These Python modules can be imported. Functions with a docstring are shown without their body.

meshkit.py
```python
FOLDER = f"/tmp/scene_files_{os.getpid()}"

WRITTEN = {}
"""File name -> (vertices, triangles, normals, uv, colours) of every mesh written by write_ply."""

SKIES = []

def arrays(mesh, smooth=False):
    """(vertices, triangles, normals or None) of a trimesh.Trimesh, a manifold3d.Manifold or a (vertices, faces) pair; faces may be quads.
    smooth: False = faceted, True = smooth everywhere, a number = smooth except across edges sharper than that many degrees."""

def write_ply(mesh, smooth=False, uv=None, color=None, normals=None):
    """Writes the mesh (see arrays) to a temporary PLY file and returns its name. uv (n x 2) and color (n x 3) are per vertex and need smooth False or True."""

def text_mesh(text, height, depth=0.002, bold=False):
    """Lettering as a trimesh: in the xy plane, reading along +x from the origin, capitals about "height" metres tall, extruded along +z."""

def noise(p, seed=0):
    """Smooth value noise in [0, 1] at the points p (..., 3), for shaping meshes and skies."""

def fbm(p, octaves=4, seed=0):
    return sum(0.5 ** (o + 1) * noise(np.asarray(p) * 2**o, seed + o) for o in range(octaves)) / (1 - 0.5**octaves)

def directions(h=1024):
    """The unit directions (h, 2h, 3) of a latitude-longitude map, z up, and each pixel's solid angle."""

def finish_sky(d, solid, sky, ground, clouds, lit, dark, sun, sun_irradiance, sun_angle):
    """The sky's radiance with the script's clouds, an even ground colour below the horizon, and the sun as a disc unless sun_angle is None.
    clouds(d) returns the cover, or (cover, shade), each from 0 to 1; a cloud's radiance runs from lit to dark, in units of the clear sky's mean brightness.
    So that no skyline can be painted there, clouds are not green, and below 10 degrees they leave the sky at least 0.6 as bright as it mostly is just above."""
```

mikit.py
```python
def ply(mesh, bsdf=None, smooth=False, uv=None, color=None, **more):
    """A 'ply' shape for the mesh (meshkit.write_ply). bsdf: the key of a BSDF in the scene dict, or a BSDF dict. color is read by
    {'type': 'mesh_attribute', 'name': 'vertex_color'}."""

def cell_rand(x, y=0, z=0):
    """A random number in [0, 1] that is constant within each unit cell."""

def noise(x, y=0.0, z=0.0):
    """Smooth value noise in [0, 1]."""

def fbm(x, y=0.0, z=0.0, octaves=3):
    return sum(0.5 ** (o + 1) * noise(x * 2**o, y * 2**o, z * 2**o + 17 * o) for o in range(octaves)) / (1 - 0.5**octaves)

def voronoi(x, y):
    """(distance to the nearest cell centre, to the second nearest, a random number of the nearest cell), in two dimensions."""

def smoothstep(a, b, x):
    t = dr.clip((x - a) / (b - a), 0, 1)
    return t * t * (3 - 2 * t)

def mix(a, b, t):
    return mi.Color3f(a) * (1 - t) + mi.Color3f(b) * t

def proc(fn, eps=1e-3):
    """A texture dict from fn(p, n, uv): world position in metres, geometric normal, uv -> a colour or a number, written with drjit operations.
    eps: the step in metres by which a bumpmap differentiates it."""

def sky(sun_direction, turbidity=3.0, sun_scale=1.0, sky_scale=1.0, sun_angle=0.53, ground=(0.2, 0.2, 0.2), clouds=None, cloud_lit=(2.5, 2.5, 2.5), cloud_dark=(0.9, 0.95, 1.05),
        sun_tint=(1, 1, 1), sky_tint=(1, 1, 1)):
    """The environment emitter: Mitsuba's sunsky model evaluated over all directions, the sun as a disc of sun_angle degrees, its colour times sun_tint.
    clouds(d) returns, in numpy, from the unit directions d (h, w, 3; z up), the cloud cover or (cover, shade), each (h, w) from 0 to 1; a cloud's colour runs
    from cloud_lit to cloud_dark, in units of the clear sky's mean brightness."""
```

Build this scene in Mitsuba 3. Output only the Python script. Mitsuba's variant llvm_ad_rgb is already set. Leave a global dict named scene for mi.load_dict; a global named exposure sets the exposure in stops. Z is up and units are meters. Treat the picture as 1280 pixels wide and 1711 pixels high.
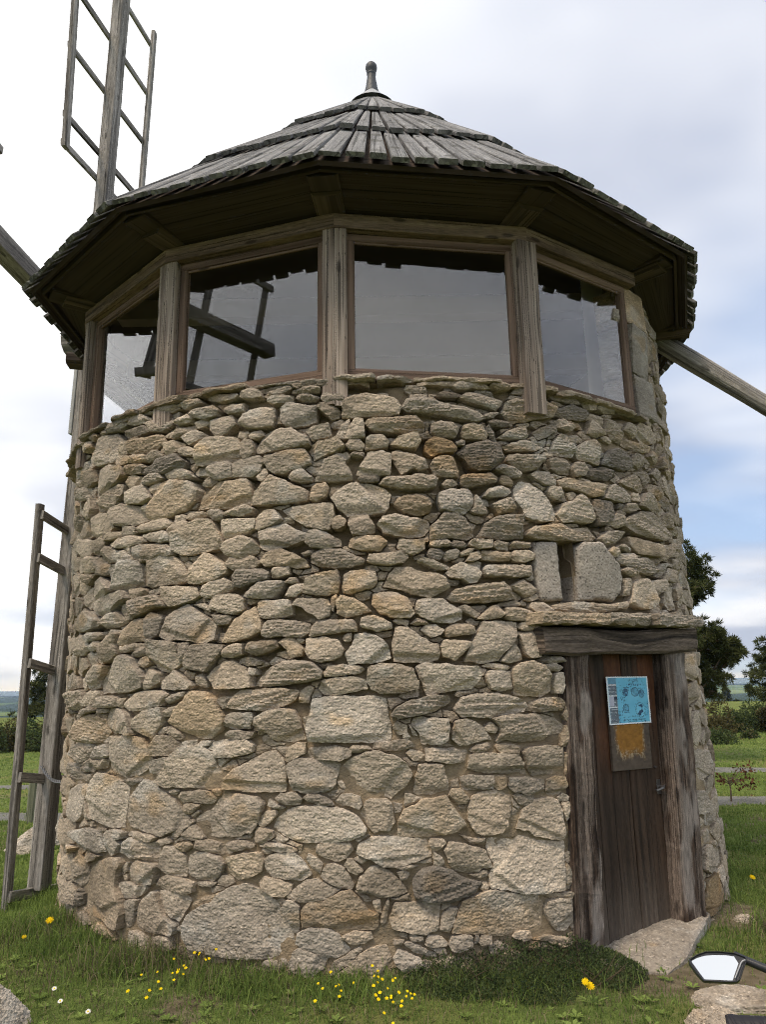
import math, random
import numpy as np
import trimesh, shapely
import mitsuba as mi
import drjit as dr
import mikit, meshkit
from mikit import proc, noise, fbm, voronoi, cell_rand, smoothstep, mix
from shapely.geometry import Polygon, Point, box as sbox
from shapely.ops import unary_union
from scipy.spatial import Delaunay, Voronoi

T = mi.ScalarTransform4f
scene, labels = {}, {}

# ------------------------------------------------------------------ camera, sky, exposure
EYE = np.array([0.0, -7.1, 1.5])
PITCH, ROLL = math.radians(13.01), math.radians(1.0)
fwd = np.array([0, math.cos(PITCH), math.sin(PITCH)])
upv = np.array([math.sin(ROLL), -math.sin(PITCH) * math.cos(ROLL), math.cos(PITCH) * math.cos(ROLL)])
scene['camera'] = {'type': 'perspective', 'fov': 53.0, 'fov_axis': 'x', 'near_clip': 0.05, 'far_clip': 20000.0,
                   'to_world': T().look_at(origin=EYE.tolist(), target=(EYE + fwd).tolist(), up=upv.tolist())}


def clouds(d):
    """Broken overcast: a bright thin bank over the upper left, bluish grey sheets to the right and low streaks with paler gaps."""
    z = np.maximum(d[..., 2], 0.0) + 0.14
    p = np.stack([d[..., 0] / z, d[..., 1] / z, 0 * z], -1)
    a = meshkit.fbm(p * [0.61, 0.68, 1] + [5.31, 6.29, 0], 6, seed=4)
    b = meshkit.fbm(p * [0.75, 1.15, 1] + [11.3, 2.9, 0], 5, seed=9)
    s = np.array(SUN) / np.linalg.norm(SUN)
    near = np.clip(d @ s, 0, 1)
    bank = np.clip(d @ (np.array([-0.62, 0.55, 0.56]) / np.linalg.norm([-0.62, 0.55, 0.56])), 0, 1)
    shade = np.clip(0.62 + 3.0 * (a - 0.50) + 0.9 * (b - 0.5) - 0.6 * near ** 4 - 0.50 * bank ** 5, 0, 1)
    thin = np.clip((b - 0.47) * 4.0, 0, 1) * np.clip(1.15 - 1.5 * bank ** 2 - near ** 2, 0, 1)
    return 1 - 0.5 * thin, shade


SUN = (-0.32, -0.42, 0.85)
exposure = 2.55
HAZE = True
scene['sky'] = mikit.sky(SUN, turbidity=3, sun_scale=0.30, sun_angle=16, clouds=clouds, cloud_lit=(2.6, 2.6, 2.6), cloud_dark=(1.00, 1.11, 1.40), ground=(0.10, 0.11, 0.07))


# ------------------------------------------------------------------ helpers
def lin(h):
    c = np.array([int(h[i:i + 2], 16) for i in (1, 3, 5)]) / 255.0
    return np.where(c < 0.04045, c / 12.92, ((c + 0.055) / 1.055) ** 2.4)


def put(key, mesh, bsdf, smooth=False, uv=None, **label):
    if key in scene:
        n = 1
        while f'{key}_{n:03d}' in scene:
            n += 1
        key = f'{key}_{n:03d}'
    scene[key] = mikit.ply(mesh, bsdf, smooth=smooth, uv=uv)
    if label:
        labels[key] = dict(label)
    return key


def tag(key, label=None, cat=None, group=None, kind=None):
    labels[key] = {k: v for k, v in (('label', label), ('category', cat), ('group', group), ('kind', kind)) if v}


class MB:
    """Collects vertices, triangles and uv of pieces that make ONE mesh."""
    def __init__(self):
        self.v, self.f, self.uv, self.n = [], [], [], 0

    def add(self, v, f, uv=None):
        v = np.asarray(v, float)
        f = np.asarray(f, int)
        if f.shape[1] == 4:
            f = np.vstack([f[:, [0, 1, 2]], f[:, [0, 2, 3]]])
        self.v.append(v)
        self.f.append(f + self.n)
        self.uv.append(np.zeros((len(v), 2)) if uv is None else np.asarray(uv, float))
        self.n += len(v)
        return self

    def mesh(self):
        return np.vstack(self.v), np.vstack(self.f)

    def put(self, key, bsdf, smooth=False, **label):
        return put(key, self.mesh(), bsdf, smooth, np.vstack(self.uv), **label)


def bar(p0, p1, w, h, up=(0, 0, 1), ch=0.004, segs=1, rough=0.0, seed=0, taper=1.0, bow=0.0):
    """A squared timber from p0 to p1, w wide and h high (h along up), arrises chamfered; rough (metres) makes it uneven. uv = metres along and round."""
    p0, p1 = np.asarray(p0, float), np.asarray(p1, float)
    L = np.linalg.norm(p1 - p0)
    t = (p1 - p0) / L
    a = np.cross(t, np.asarray(up, float))
    a /= np.linalg.norm(a)
    b = np.cross(a, t)
    x, y = w / 2, h / 2
    ring = np.array([[-x + ch, -y], [x - ch, -y], [x, -y + ch], [x, y - ch], [x - ch, y], [-x + ch, y], [-x, y - ch], [-x, -y + ch]])
    st = np.linspace(0, 1, segs + 1)
    rs = np.random.default_rng(seed)
    off = rs.uniform(0, 50, 2)
    V, F, UV, n = [], [], [], 0
    per = np.concatenate([[0], np.cumsum(np.linalg.norm(np.roll(ring, -1, 0) - ring, axis=1))])
    pts = []
    for s in st:
        sc = 1 + (taper - 1) * s
        q = p0 + t * L * s + (ring[:, :1] * a + ring[:, 1:] * b) * sc + b * bow * 4 * s * (1 - s)
        pts.append(q)
    pts = np.array(pts)
    if rough:
        k = np.concatenate([pts * 3.1, ], -1)
        d = meshkit.fbm(k + off[0], 3, seed=seed) - 0.5
        e = meshkit.fbm(pts * 9.0 + off[1], 2, seed=seed + 3) - 0.5
        rad = (ring[:, :1] * a + ring[:, 1:] * b)
        rad = rad / np.linalg.norm(rad, axis=1, keepdims=True)
        pts = pts + rad[None] * (d * 2 * rough + e * rough * 0.8)[..., None]
    for i in range(8):
        j = (i + 1) % 8
        strip = np.stack([pts[:, i], pts[:, j]], 1).reshape(-1, 3)
        uv = np.stack([np.repeat(st * L, 2) + off[0], np.tile([per[i], per[i + 1]], segs + 1) + off[1]], -1)
        k = np.arange(segs) * 2
        F.append(np.stack([k, k + 1, k + 3, k + 2], -1) + n)
        V.append(strip)
        UV.append(uv)
        n += len(strip)
    for e, fl in ((0, True), (-1, False)):
        c = pts[e]
        V.append(c)
        UV.append(np.stack([ring[:, 0] + off[0], ring[:, 1] + off[1]], -1))
        fan = np.array([[0, i, i + 1, i + 1] for i in range(1, 7)])
        fan = fan[:, ::-1] if fl else fan
        F.append(fan + n)
        n += 8
    return np.vstack(V), np.vstack(F), np.vstack(UV)


def bars(key, items, bsdf, **label):
    m = MB()
    for it in items:
        m.add(*it)
    return m.put(key, bsdf, **label)


def tube(points, radii, sides=8, caps=True):
    p = np.asarray(points, float)
    t = np.gradient(p, axis=0)
    t /= np.linalg.norm(t, axis=1, keepdims=True) + 1e-12
    ref = np.array([0, 0, 1.0]) if abs(t[0][2]) < 0.9 else np.array([1.0, 0, 0])
    a = np.cross(t, ref)
    a /= np.linalg.norm(a, axis=1, keepdims=True) + 1e-12
    b = np.cross(t, a)
    ang = np.arange(sides) * 2 * np.pi / sides
    r = np.broadcast_to(radii, (len(p),))
    v = (p[:, None] + r[:, None, None] * (np.cos(ang)[None, :, None] * a[:, None] + np.sin(ang)[None, :, None] * b[:, None])).reshape(-1, 3)
    i, j = np.meshgrid(np.arange(len(p) - 1), np.arange(sides), indexing='ij')
    q = np.stack([i * sides + j, i * sides + (j + 1) % sides, (i + 1) * sides + (j + 1) % sides, (i + 1) * sides + j], -1).reshape(-1, 4)
    f = np.vstack([q[:, [0, 2, 1]], q[:, [0, 3, 2]]])
    if caps:
        k = len(p) * sides
        v = np.vstack([v, p[0], p[-1]])
        s = np.arange(sides)
        f = np.vstack([f, np.stack([np.full(sides, k), s, (s + 1) % sides], -1), np.stack([np.full(sides, k + 1), k - sides + (s + 1) % sides, k - sides + s], -1)])
    return v, f


def tube_uv(v, sides):
    i = np.arange(len(v))
    return np.stack([i // sides * 0.05, (i % sides) * 0.03], -1)


# ------------------------------------------------------------------ materials
def rough(name, fn, bump=None, scale=0.003, eps=1e-3, roughness=0.9, spec=0.25, **more):
    b = {'type': 'principled', 'base_color': proc(fn) if callable(fn) else {'type': 'rgb', 'value': list(map(float, fn))}, 'roughness': roughness, 'specular': spec, **more}
    if bump is not None:
        b = {'type': 'bumpmap', 'arbitrary': {**proc(bump, eps)}, 'scale': scale, 'bsdf': b}
    scene[name] = {'type': 'twosided', 'bsdf': b}


def frac(v):
    return v - dr.floor(v)


def stone_colour(p, n, uv):
    """uv.x holds a stone's tone (0 dark .. 1 pale), uv.y its hue (0 grey .. 1 rusty)."""
    base = mix((0.115, 0.104, 0.093), (0.470, 0.430, 0.385), uv.x)
    base = base * mix((1.02, 1.0, 0.96), (1.14, 0.93, 0.66), uv.y)
    big = fbm(p.x * 7, p.y * 7, p.z * 9, 3)
    base = base * (0.66 + 0.68 * big)
    g = noise(p.x * 120, p.y * 120, p.z * 130)
    g2 = noise(p.x * 62 + 7, p.y * 62, p.z * 70)
    speck = 0.66 + 0.58 * g + 0.40 * (g2 - 0.5) - 0.45 * smoothstep(0.74, 0.88, g2) + 0.45 * smoothstep(0.76, 0.92, g)
    fol = fbm(p.x * 11 + p.z * 8, p.y * 11, p.z * 85, 2)
    base = base * (0.80 + 0.42 * fol - 0.30 * smoothstep(0.66, 0.78, fol))
    lich = smoothstep(0.60, 0.74, fbm(p.x * 5 + 31, p.y * 5, p.z * 5 + 9, 4))
    base = mix(base, mi.Color3f(0.43, 0.42, 0.39), 0.42 * lich)
    stain = smoothstep(0.56, 0.72, fbm(p.x * 2.6 + 3, p.y * 2.6, p.z * 2.1 + 17, 4))
    base = base * (1 - 0.30 * stain)
    och = smoothstep(0.62, 0.76, fbm(p.x * 4 - 13, p.y * 4, p.z * 6 + 5, 3))
    base = mix(base, base * mi.Color3f(1.14, 0.97, 0.74), 0.7 * och)
    return base * speck


def stone_bump(p, n, uv):
    h = fbm(p.x * 38, p.y * 38, p.z * 60, 3) * 1.0 + noise(p.x * 130, p.y * 130, p.z * 130) * 0.30 + 0.32 * fbm(p.x * 13 + p.z * 9, p.y * 13, p.z * 95, 2)
    return h


rough('stone_mat', stone_colour, stone_bump, 0.0105, eps=2e-3)


def granite_colour(p, n, uv):
    g, g2 = noise(p.x * 105, p.y * 105, p.z * 105), noise(p.x * 85 + 5, p.y * 85, p.z * 85)
    c = mix((0.20, 0.175, 0.150), (0.47, 0.425, 0.375), g)
    return c * (1 - 0.6 * smoothstep(0.72, 0.85, g2)) * (0.8 + 0.4 * fbm(p.x * 8, p.y * 8, p.z * 8, 2))


rough('granite_mat', granite_colour, lambda p, n, uv: noise(p.x * 160, p.y * 160, p.z * 160) * 0.6 + fbm(p.x * 40, p.y * 40, p.z * 40, 2), 0.004, eps=2e-3)


def mortar_colour(p, n, uv):
    c = mix((0.17, 0.128, 0.082), (0.33, 0.265, 0.185), fbm(p.x * 6, p.y * 6, p.z * 6, 3))
    c = mix(c, mi.Color3f(0.10, 0.085, 0.065), 0.55 * smoothstep(0.52, 0.7, fbm(p.x * 3 + 8, p.y * 3, p.z * 4, 3)))
    return c * (0.72 + 0.5 * noise(p.x * 150, p.y * 150, p.z * 150))


rough('mortar_mat', mortar_colour, lambda p, n, uv: fbm(p.x * 60, p.y * 60, p.z * 60, 3) + 0.35 * noise(p.x * 180, p.y * 180, p.z * 180), 0.009, eps=2e-3)


def wood(dark, light, long=3.0, fine=70.0, contrast=1.0, knots=True, extra=None, wave=0.012):
    dark, light = mi.Color3f(*map(float, dark)), mi.Color3f(*map(float, light))

    def fn(p, n, uv):
        w = uv.y + wave * fbm(uv.x * 2.2, uv.y * 6, 3.0, 2)
        g = fbm(uv.x * long, w * fine, 0.0, 3)
        st = noise(uv.x * 0.8, w * fine * 0.35, 5.0)
        t = dr.clip(0.5 + contrast * (1.1 * (g - 0.5) + 0.8 * (st - 0.5)), 0, 1)
        c = dark * (1 - t) + light * t
        crack = smoothstep(0.72, 0.80, noise(uv.x * 1.3 + 4, w * fine * 1.7, 9.0))
        c = c * (1 - 0.55 * crack)
        c = c * (0.75 + 0.5 * fbm(uv.x * 1.1, uv.y * 9, 21.0, 3))
        if knots:
            f1, _, k = voronoi(uv.x * 2.2, uv.y * 7)
            c = c * (1 - 0.6 * smoothstep(0.13, 0.06, f1) * dr.select(k > 0.6, 1.0, 0.0))
        return extra(c, p, uv) if extra else c
    return fn


def wood_bump(fine=70.0, long=3.0):
    return lambda p, n, uv: fbm(uv.x * long, uv.y * fine, 0.0, 3) + 0.6 * smoothstep(0.6, 0.85, 1 - noise(uv.x * 1.3 + 4, uv.y * fine * 1.7, 9.0))


def nails(c, p, uv):
    f1, _, k = voronoi(uv.x * 5.0, uv.y * 26)
    return c * (1 - 0.75 * smoothstep(0.085, 0.05, f1) * dr.select(k > 0.45, 1.0, 0.0))


rough('sail_wood', wood((0.105, 0.098, 0.092), (0.36, 0.342, 0.322), 2.5, 60, 1.0, True, lambda c, p, uv: c * (0.68 + 0.64 * noise(uv.x * 28, uv.y * 200, 3.0))), wood_bump(60), 0.003)
rough('post_wood', wood((0.13, 0.10, 0.083), (0.40, 0.335, 0.285), 2.5, 80, 1.0, True, nails), wood_bump(80), 0.003)
rough('frame_wood', wood((0.085, 0.054, 0.040), (0.225, 0.160, 0.122), 2.5, 90), wood_bump(90), 0.0015)
rough('header_wood', wood((0.115, 0.080, 0.060), (0.27, 0.20, 0.152), 2.5, 55, 1.0, True, lambda c, p, uv: c * (0.7 + 0.6 * noise(uv.x * 30, uv.y * 200, 3.0))), wood_bump(55), 0.002)
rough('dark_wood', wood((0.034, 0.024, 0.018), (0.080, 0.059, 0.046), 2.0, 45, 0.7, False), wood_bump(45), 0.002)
def rot(c, p, uv):
    """Weathered surface: bleached fibres, dark rot and grit."""
    c = c * (0.62 + 0.76 * noise(uv.x * 55, uv.y * 260, 3.0))
    d = smoothstep(0.52, 0.70, fbm(uv.x * 3.1, uv.y * 11, 6.0, 4))
    c = mix(c, c * mi.Color3f(0.36, 0.31, 0.28), d)
    g = smoothstep(0.58, 0.72, fbm(uv.x * 2.3 + 8, uv.y * 8, 2.0, 4))
    return mix(c, mi.Color3f(0.27, 0.245, 0.23) * (0.6 + 0.8 * noise(uv.x * 20, uv.y * 210, 8.0)), 0.6 * g)


rough('bracket_wood', wood((0.045, 0.032, 0.024), (0.125, 0.092, 0.068), 2.5, 55), wood_bump(55), 0.003)
rough('jamb_wood', wood((0.042, 0.031, 0.025), (0.190, 0.152, 0.128), 2.6, 120, 1.3, True, rot), lambda p, n, uv: fbm(uv.x * 6, uv.y * 120, 0.0, 4) + 0.5 * fbm(uv.x * 25, uv.y * 60, 4.0, 2), 0.011)
rough('lintel_wood', wood((0.030, 0.024, 0.020), (0.150, 0.118, 0.095), 1.6, 50, 1.5, False, lambda c, p, uv: c * (0.65 + 0.7 * noise(uv.x * 40, uv.y * 220, 3.0)), 0.085), wood_bump(48, 1.6), 0.014)


def moss(c, p, uv):
    """Moss and black lichen, in patches over the shingles."""
    c = c * (0.72 + 0.56 * noise(uv.x * 25, uv.y * 210, 3.0))
    end = smoothstep(4.66, 4.50, p.z + 0.10 * (noise(p.x * 14, p.y * 14, 2.0) - 0.5))
    m = smoothstep(0.62, 0.74, fbm(p.x * 9, p.y * 9, p.z * 9, 3)) * 0.5 + 0.75 * end * smoothstep(0.38, 0.55, fbm(p.x * 21, p.y * 21, p.z * 21, 3))
    c = mix(c, mi.Color3f(0.036, 0.036, 0.026), dr.clip(m, 0, 0.85))
    return mix(c, mi.Color3f(0.30, 0.31, 0.27), 0.7 * end * smoothstep(0.66, 0.74, noise(p.x * 45, p.y * 45, p.z * 45)))


rough('shingle_wood', wood((0.100, 0.100, 0.104), (0.235, 0.235, 0.238), 2.0, 60, 0.8, True, moss), wood_bump(60), 0.0025)


def door_extra(c, p, uv):
    top = smoothstep(0.9, 1.62, p.z + 0.22 * fbm(uv.y * 5, p.z * 1.2, 2.0, 2))
    red = smoothstep(0.30, 0.70, fbm(uv.y * 6, p.z * 1.1, 7.0, 3))
    c = mix(c, mi.Color3f(0.125, 0.048, 0.021) * (0.65 + 0.7 * fbm(uv.x * 3, uv.y * 60, 1.0, 2)), 0.85 * top * red)
    low = smoothstep(0.60, 0.05, p.z + 0.18 * fbm(uv.y * 12, p.z, 4.0, 2))
    c = mix(c, mi.Color3f(0.110, 0.092, 0.076) * (0.55 + 0.9 * fbm(uv.x * 3, uv.y * 70, 1.0, 2)), 0.75 * low)
    return c * (0.75 + 0.5 * noise(uv.x * 40, uv.y * 230, 3.0))


rough('door_wood', wood((0.024, 0.016, 0.0115), (0.062, 0.041, 0.029), 2.5, 50, 1.0, False, door_extra), wood_bump(60), 0.003, roughness=0.7)


def panel_colour(p, n, uv):
    e = smoothstep(0.10, 0.22, uv.x + 0.06 * noise(uv.x * 20, uv.y * 20)) * smoothstep(0.92, 0.80, uv.x + 0.06 * noise(uv.x * 22, uv.y * 18)) * smoothstep(0.22, 0.42, uv.y + 0.16 * fbm(uv.x * 12, uv.y * 8, 2.0, 3))
    c = mix((0.080, 0.064, 0.052), (0.235, 0.115, 0.024), e)
    ring = e * (1 - e) * 4
    c = mix(c, mi.Color3f(0.36, 0.31, 0.22), 0.55 * ring * smoothstep(0.5, 0.7, noise(uv.x * 45, uv.y * 45)))
    return c * (0.65 + 0.7 * fbm(uv.x * 16, uv.y * 30, 5.0, 3))


rough('panel_mat', panel_colour, roughness=0.8)


def poster_print(p, n, uv):
    """The printed notice: blue field, white edge, a grey column of four blocks at the left, dark ovals, lines of small illegible print."""
    x, y = uv.x, uv.y
    c = mix((0.10, 0.40, 0.60), (0.17, 0.50, 0.70), fbm(x * 5, y * 5, 1.0, 2))
    dark = mi.Color3f(0.012, 0.055, 0.13)
    c = mix(c, dark, 0.8 * smoothstep(0.70, 0.78, noise(x * 70, y * 42, 3.0)) * smoothstep(0.55, 0.65, noise(x * 7, y * 8, 8.0)))

    def oval(cx, cy, rx, ry):
        return dr.sqrt(dr.square((x - cx) / rx) + dr.square((y - cy) / ry))
    for cx, cy, rx, ry, fill in ((0.43, 0.665, 0.058, 0.075, 0.9), (0.66, 0.67, 0.085, 0.09, 0.55), (0.82, 0.63, 0.062, 0.08, 0.85), (0.41, 0.325, 0.066, 0.085, 0.55)):
        o = oval(cx, cy, rx, ry)
        c = mix(c, dark, smoothstep(1.05, 0.95, o) * fill * (0.45 + 0.55 * smoothstep(0.42, 0.55, noise(x * 30, y * 26, 4.0))))
        c = mix(c, dark, smoothstep(1.14, 1.08, o) * smoothstep(0.94, 1.0, o))
    o = oval(0.76, 0.28, 0.115, 0.155)
    c = mix(c, mi.Color3f(0.16, 0.50, 0.70), smoothstep(1.0, 0.96, o))
    c = mix(c, dark, smoothstep(1.04, 1.0, o) * smoothstep(0.93, 0.97, o))
    c = mix(c, dark, smoothstep(0.9, 0.8, o) * smoothstep(0.55, 0.66, noise(x * 20, y * 16, 6.0)))
    for cy, x0, x1 in ((0.925, 0.52, 0.74), (0.895, 0.62, 0.70), (0.765, 0.36, 0.52), (0.745, 0.74, 0.92), (0.085, 0.36, 0.86), (0.055, 0.48, 0.68), (0.155, 0.5, 0.64)):
        c = mix(c, dark, 0.85 * smoothstep(0.012, 0.006, dr.abs(y - cy)) * dr.select((x > x0) & (x < x1), 1.0, 0.0) * smoothstep(0.35, 0.5, noise(x * 90, y * 3, 2.0)))
    for k in range(5):
        cx = 0.54 + 0.05 * k
        c = mix(c, dark, 0.9 * smoothstep(1.1, 0.8, oval(cx, 0.835 - 0.006 * k, 0.017, 0.022)))
    col = dr.select((x > 0.035) & (x < 0.225), 1.0, 0.0)
    grey = mi.Color3f(0.10, 0.13, 0.17) * (0.75 + 0.5 * noise(x * 18, y * 22, 7.0))
    grey = mix(grey, mi.Color3f(0.45, 0.50, 0.56), 0.7 * smoothstep(0.55, 0.7, noise(x * 40, y * 75, 1.0)) * smoothstep(0.03, 0.015, dr.abs((y * 14 - dr.floor(y * 14)) - 0.5) * 0.1))
    c = mix(c, grey, col)
    c = mix(c, mi.Color3f(0.09, 0.27, 0.42), col * dr.select(y > 0.85, 0.8, 0.0))
    for y0, y1 in ((0.815, 0.838), (0.588, 0.607), (0.348, 0.373)):
        c = mix(c, mi.Color3f(0.62, 0.66, 0.72), col * dr.select((y > y0) & (y < y1), 1.0, 0.0))
    c = mix(c, mi.Color3f(0.40, 0.42, 0.52), col * dr.select((y > 0.385) & (y < 0.585) & (x < 0.145), 1.0, 0.0))
    c = mix(c, mi.Color3f(0.02, 0.03, 0.06), col * dr.select((y > 0.52) & (y < 0.58) & (x > 0.15), 1.0, 0.0))
    edge = dr.select((x < 0.030) | (x > 0.970) | (y < 0.026) | (y > 0.976), 1.0, 0.0)
    return mix(c, mi.Color3f(0.68, 0.74, 0.80), edge)


rough('poster_mat', poster_print, roughness=0.45, spec=0.4)
rough('finial_metal', (0.040, 0.047, 0.058), roughness=0.55, spec=0.5)
rough('lead_mat', (0.34, 0.35, 0.37), roughness=0.5, spec=0.5)
rough('painted_wood', lambda p, n, uv: mi.Color3f(0.36, 0.37, 0.37) * (0.8 + 0.4 * fbm(uv.x * 3, uv.y * 25, 2.0, 3)), roughness=0.7)
rough('beam_mat', (0.24, 0.205, 0.175), roughness=0.9)
rough('ceiling_mat', (0.055, 0.045, 0.038), roughness=0.9)
rough('plaster_mat', (0.60, 0.57, 0.50), roughness=0.95)
rough('iron_mat', (0.16, 0.16, 0.165), roughness=0.4, metallic=0.8)
rough('black_plastic', lambda p, n, uv: mi.Color3f(0.018, 0.019, 0.024) * (0.8 + 0.4 * noise(p.x * 900, p.y * 900, p.z * 900)), roughness=0.42, spec=0.45)
rough('rubber_mat', (0.014, 0.013, 0.018), lambda p, n, uv: smoothstep(0.25, 0.4, dr.abs(frac(uv.x * 70 + dr.sin(uv.y * 30.0) * 0.9) - 0.5)), 0.0015, eps=4e-4, roughness=0.6, spec=0.35)
scene['mirror_mat'] = {'type': 'twosided', 'bsdf': {'type': 'conductor', 'material': 'Ag', 'specular_reflectance': {'type': 'rgb', 'value': [0.86, 0.88, 0.92]}}}
scene['pane_mat'] = {'type': 'thindielectric', 'int_ior': 1.75}


def soil_colour(p, n, uv):
    g = fbm(p.x * 1.3, p.y * 1.3, 0.0, 4)
    f = fbm(p.x * 16, p.y * 16, 0.0, 3)
    c = mix((0.045, 0.062, 0.020), (0.115, 0.150, 0.042), f)
    c = mix(c, mi.Color3f(0.115, 0.115, 0.042), 0.65 * smoothstep(0.45, 0.7, g))
    bare = smoothstep(0.60, 0.75, fbm(p.x * 2.1 + 9, p.y * 2.1, 3.0, 4))
    bare = bare + smoothstep(1.05, 0.55, dr.sqrt(dr.square((p.x - 1.62) / 0.62) + dr.square((p.y + 2.62) / 0.42))) + smoothstep(1.0, 0.6, dr.sqrt(dr.square((p.x - 2.3) / 0.4) + dr.square((p.y + 1.6) / 0.35)))
    bare = dr.clip(bare, 0, 1) * smoothstep(26.0, 9.0, dr.sqrt(dr.square(p.x) + dr.square(p.y + 7.1)))
    c = mix(c, mix((0.055, 0.038, 0.028), (0.16, 0.125, 0.10), f), 0.8 * bare)
    return c


rough('soil_mat', soil_colour, lambda p, n, uv: fbm(p.x * 25, p.y * 25, p.z * 25, 3), 0.02, eps=3e-3, roughness=1.0, spec=0.05)


def land_colour(p, n, uv):
    """Far country: fields, woods and moor in patches."""
    a, _, k = voronoi(p.x * 0.011 + 0.6 * fbm(p.x * 0.006, p.y * 0.006, 0.0, 2), p.y * 0.0045)
    c = mix((0.045, 0.072, 0.024), (0.105, 0.130, 0.050), k)
    w = smoothstep(0.40, 0.46, fbm(p.x * 0.0075 + 5, p.y * 0.003, 2.0, 4))
    return mix(c, mi.Color3f(0.020, 0.030, 0.018), w)


rough('land_mat', land_colour, roughness=1.0, spec=0.0)
rough('forest_mat', lambda p, n, uv: mix((0.014, 0.022, 0.014), (0.035, 0.045, 0.026), fbm(p.x * 0.004, p.y * 0.004, p.z * 0.02, 4)), roughness=1.0, spec=0.0)
rough('track_mat', lambda p, n, uv: mix((0.065, 0.066, 0.060), (0.13, 0.128, 0.118), fbm(p.x * 5, p.y * 5, 0.0, 4)) * (0.8 + 0.4 * noise(p.x * 60, p.y * 60)), lambda p, n, uv: fbm(p.x * 30, p.y * 30, 0.0, 3), 0.006, eps=3e-3)


def leafy(name, dark, light, trans=0.35):
    """Blade or leaf material: uv.x picks a leaf's tone, uv.y runs from root to tip."""
    dark, light = mi.Color3f(*dark), mi.Color3f(*light)
    scene[name] = {'type': 'principledthin', 'base_color': proc(lambda p, n, uv: dark * (1 - uv.x) + light * uv.x), 'roughness': 0.65, 'diff_trans': trans, 'spec_trans': 0.0}


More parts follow.
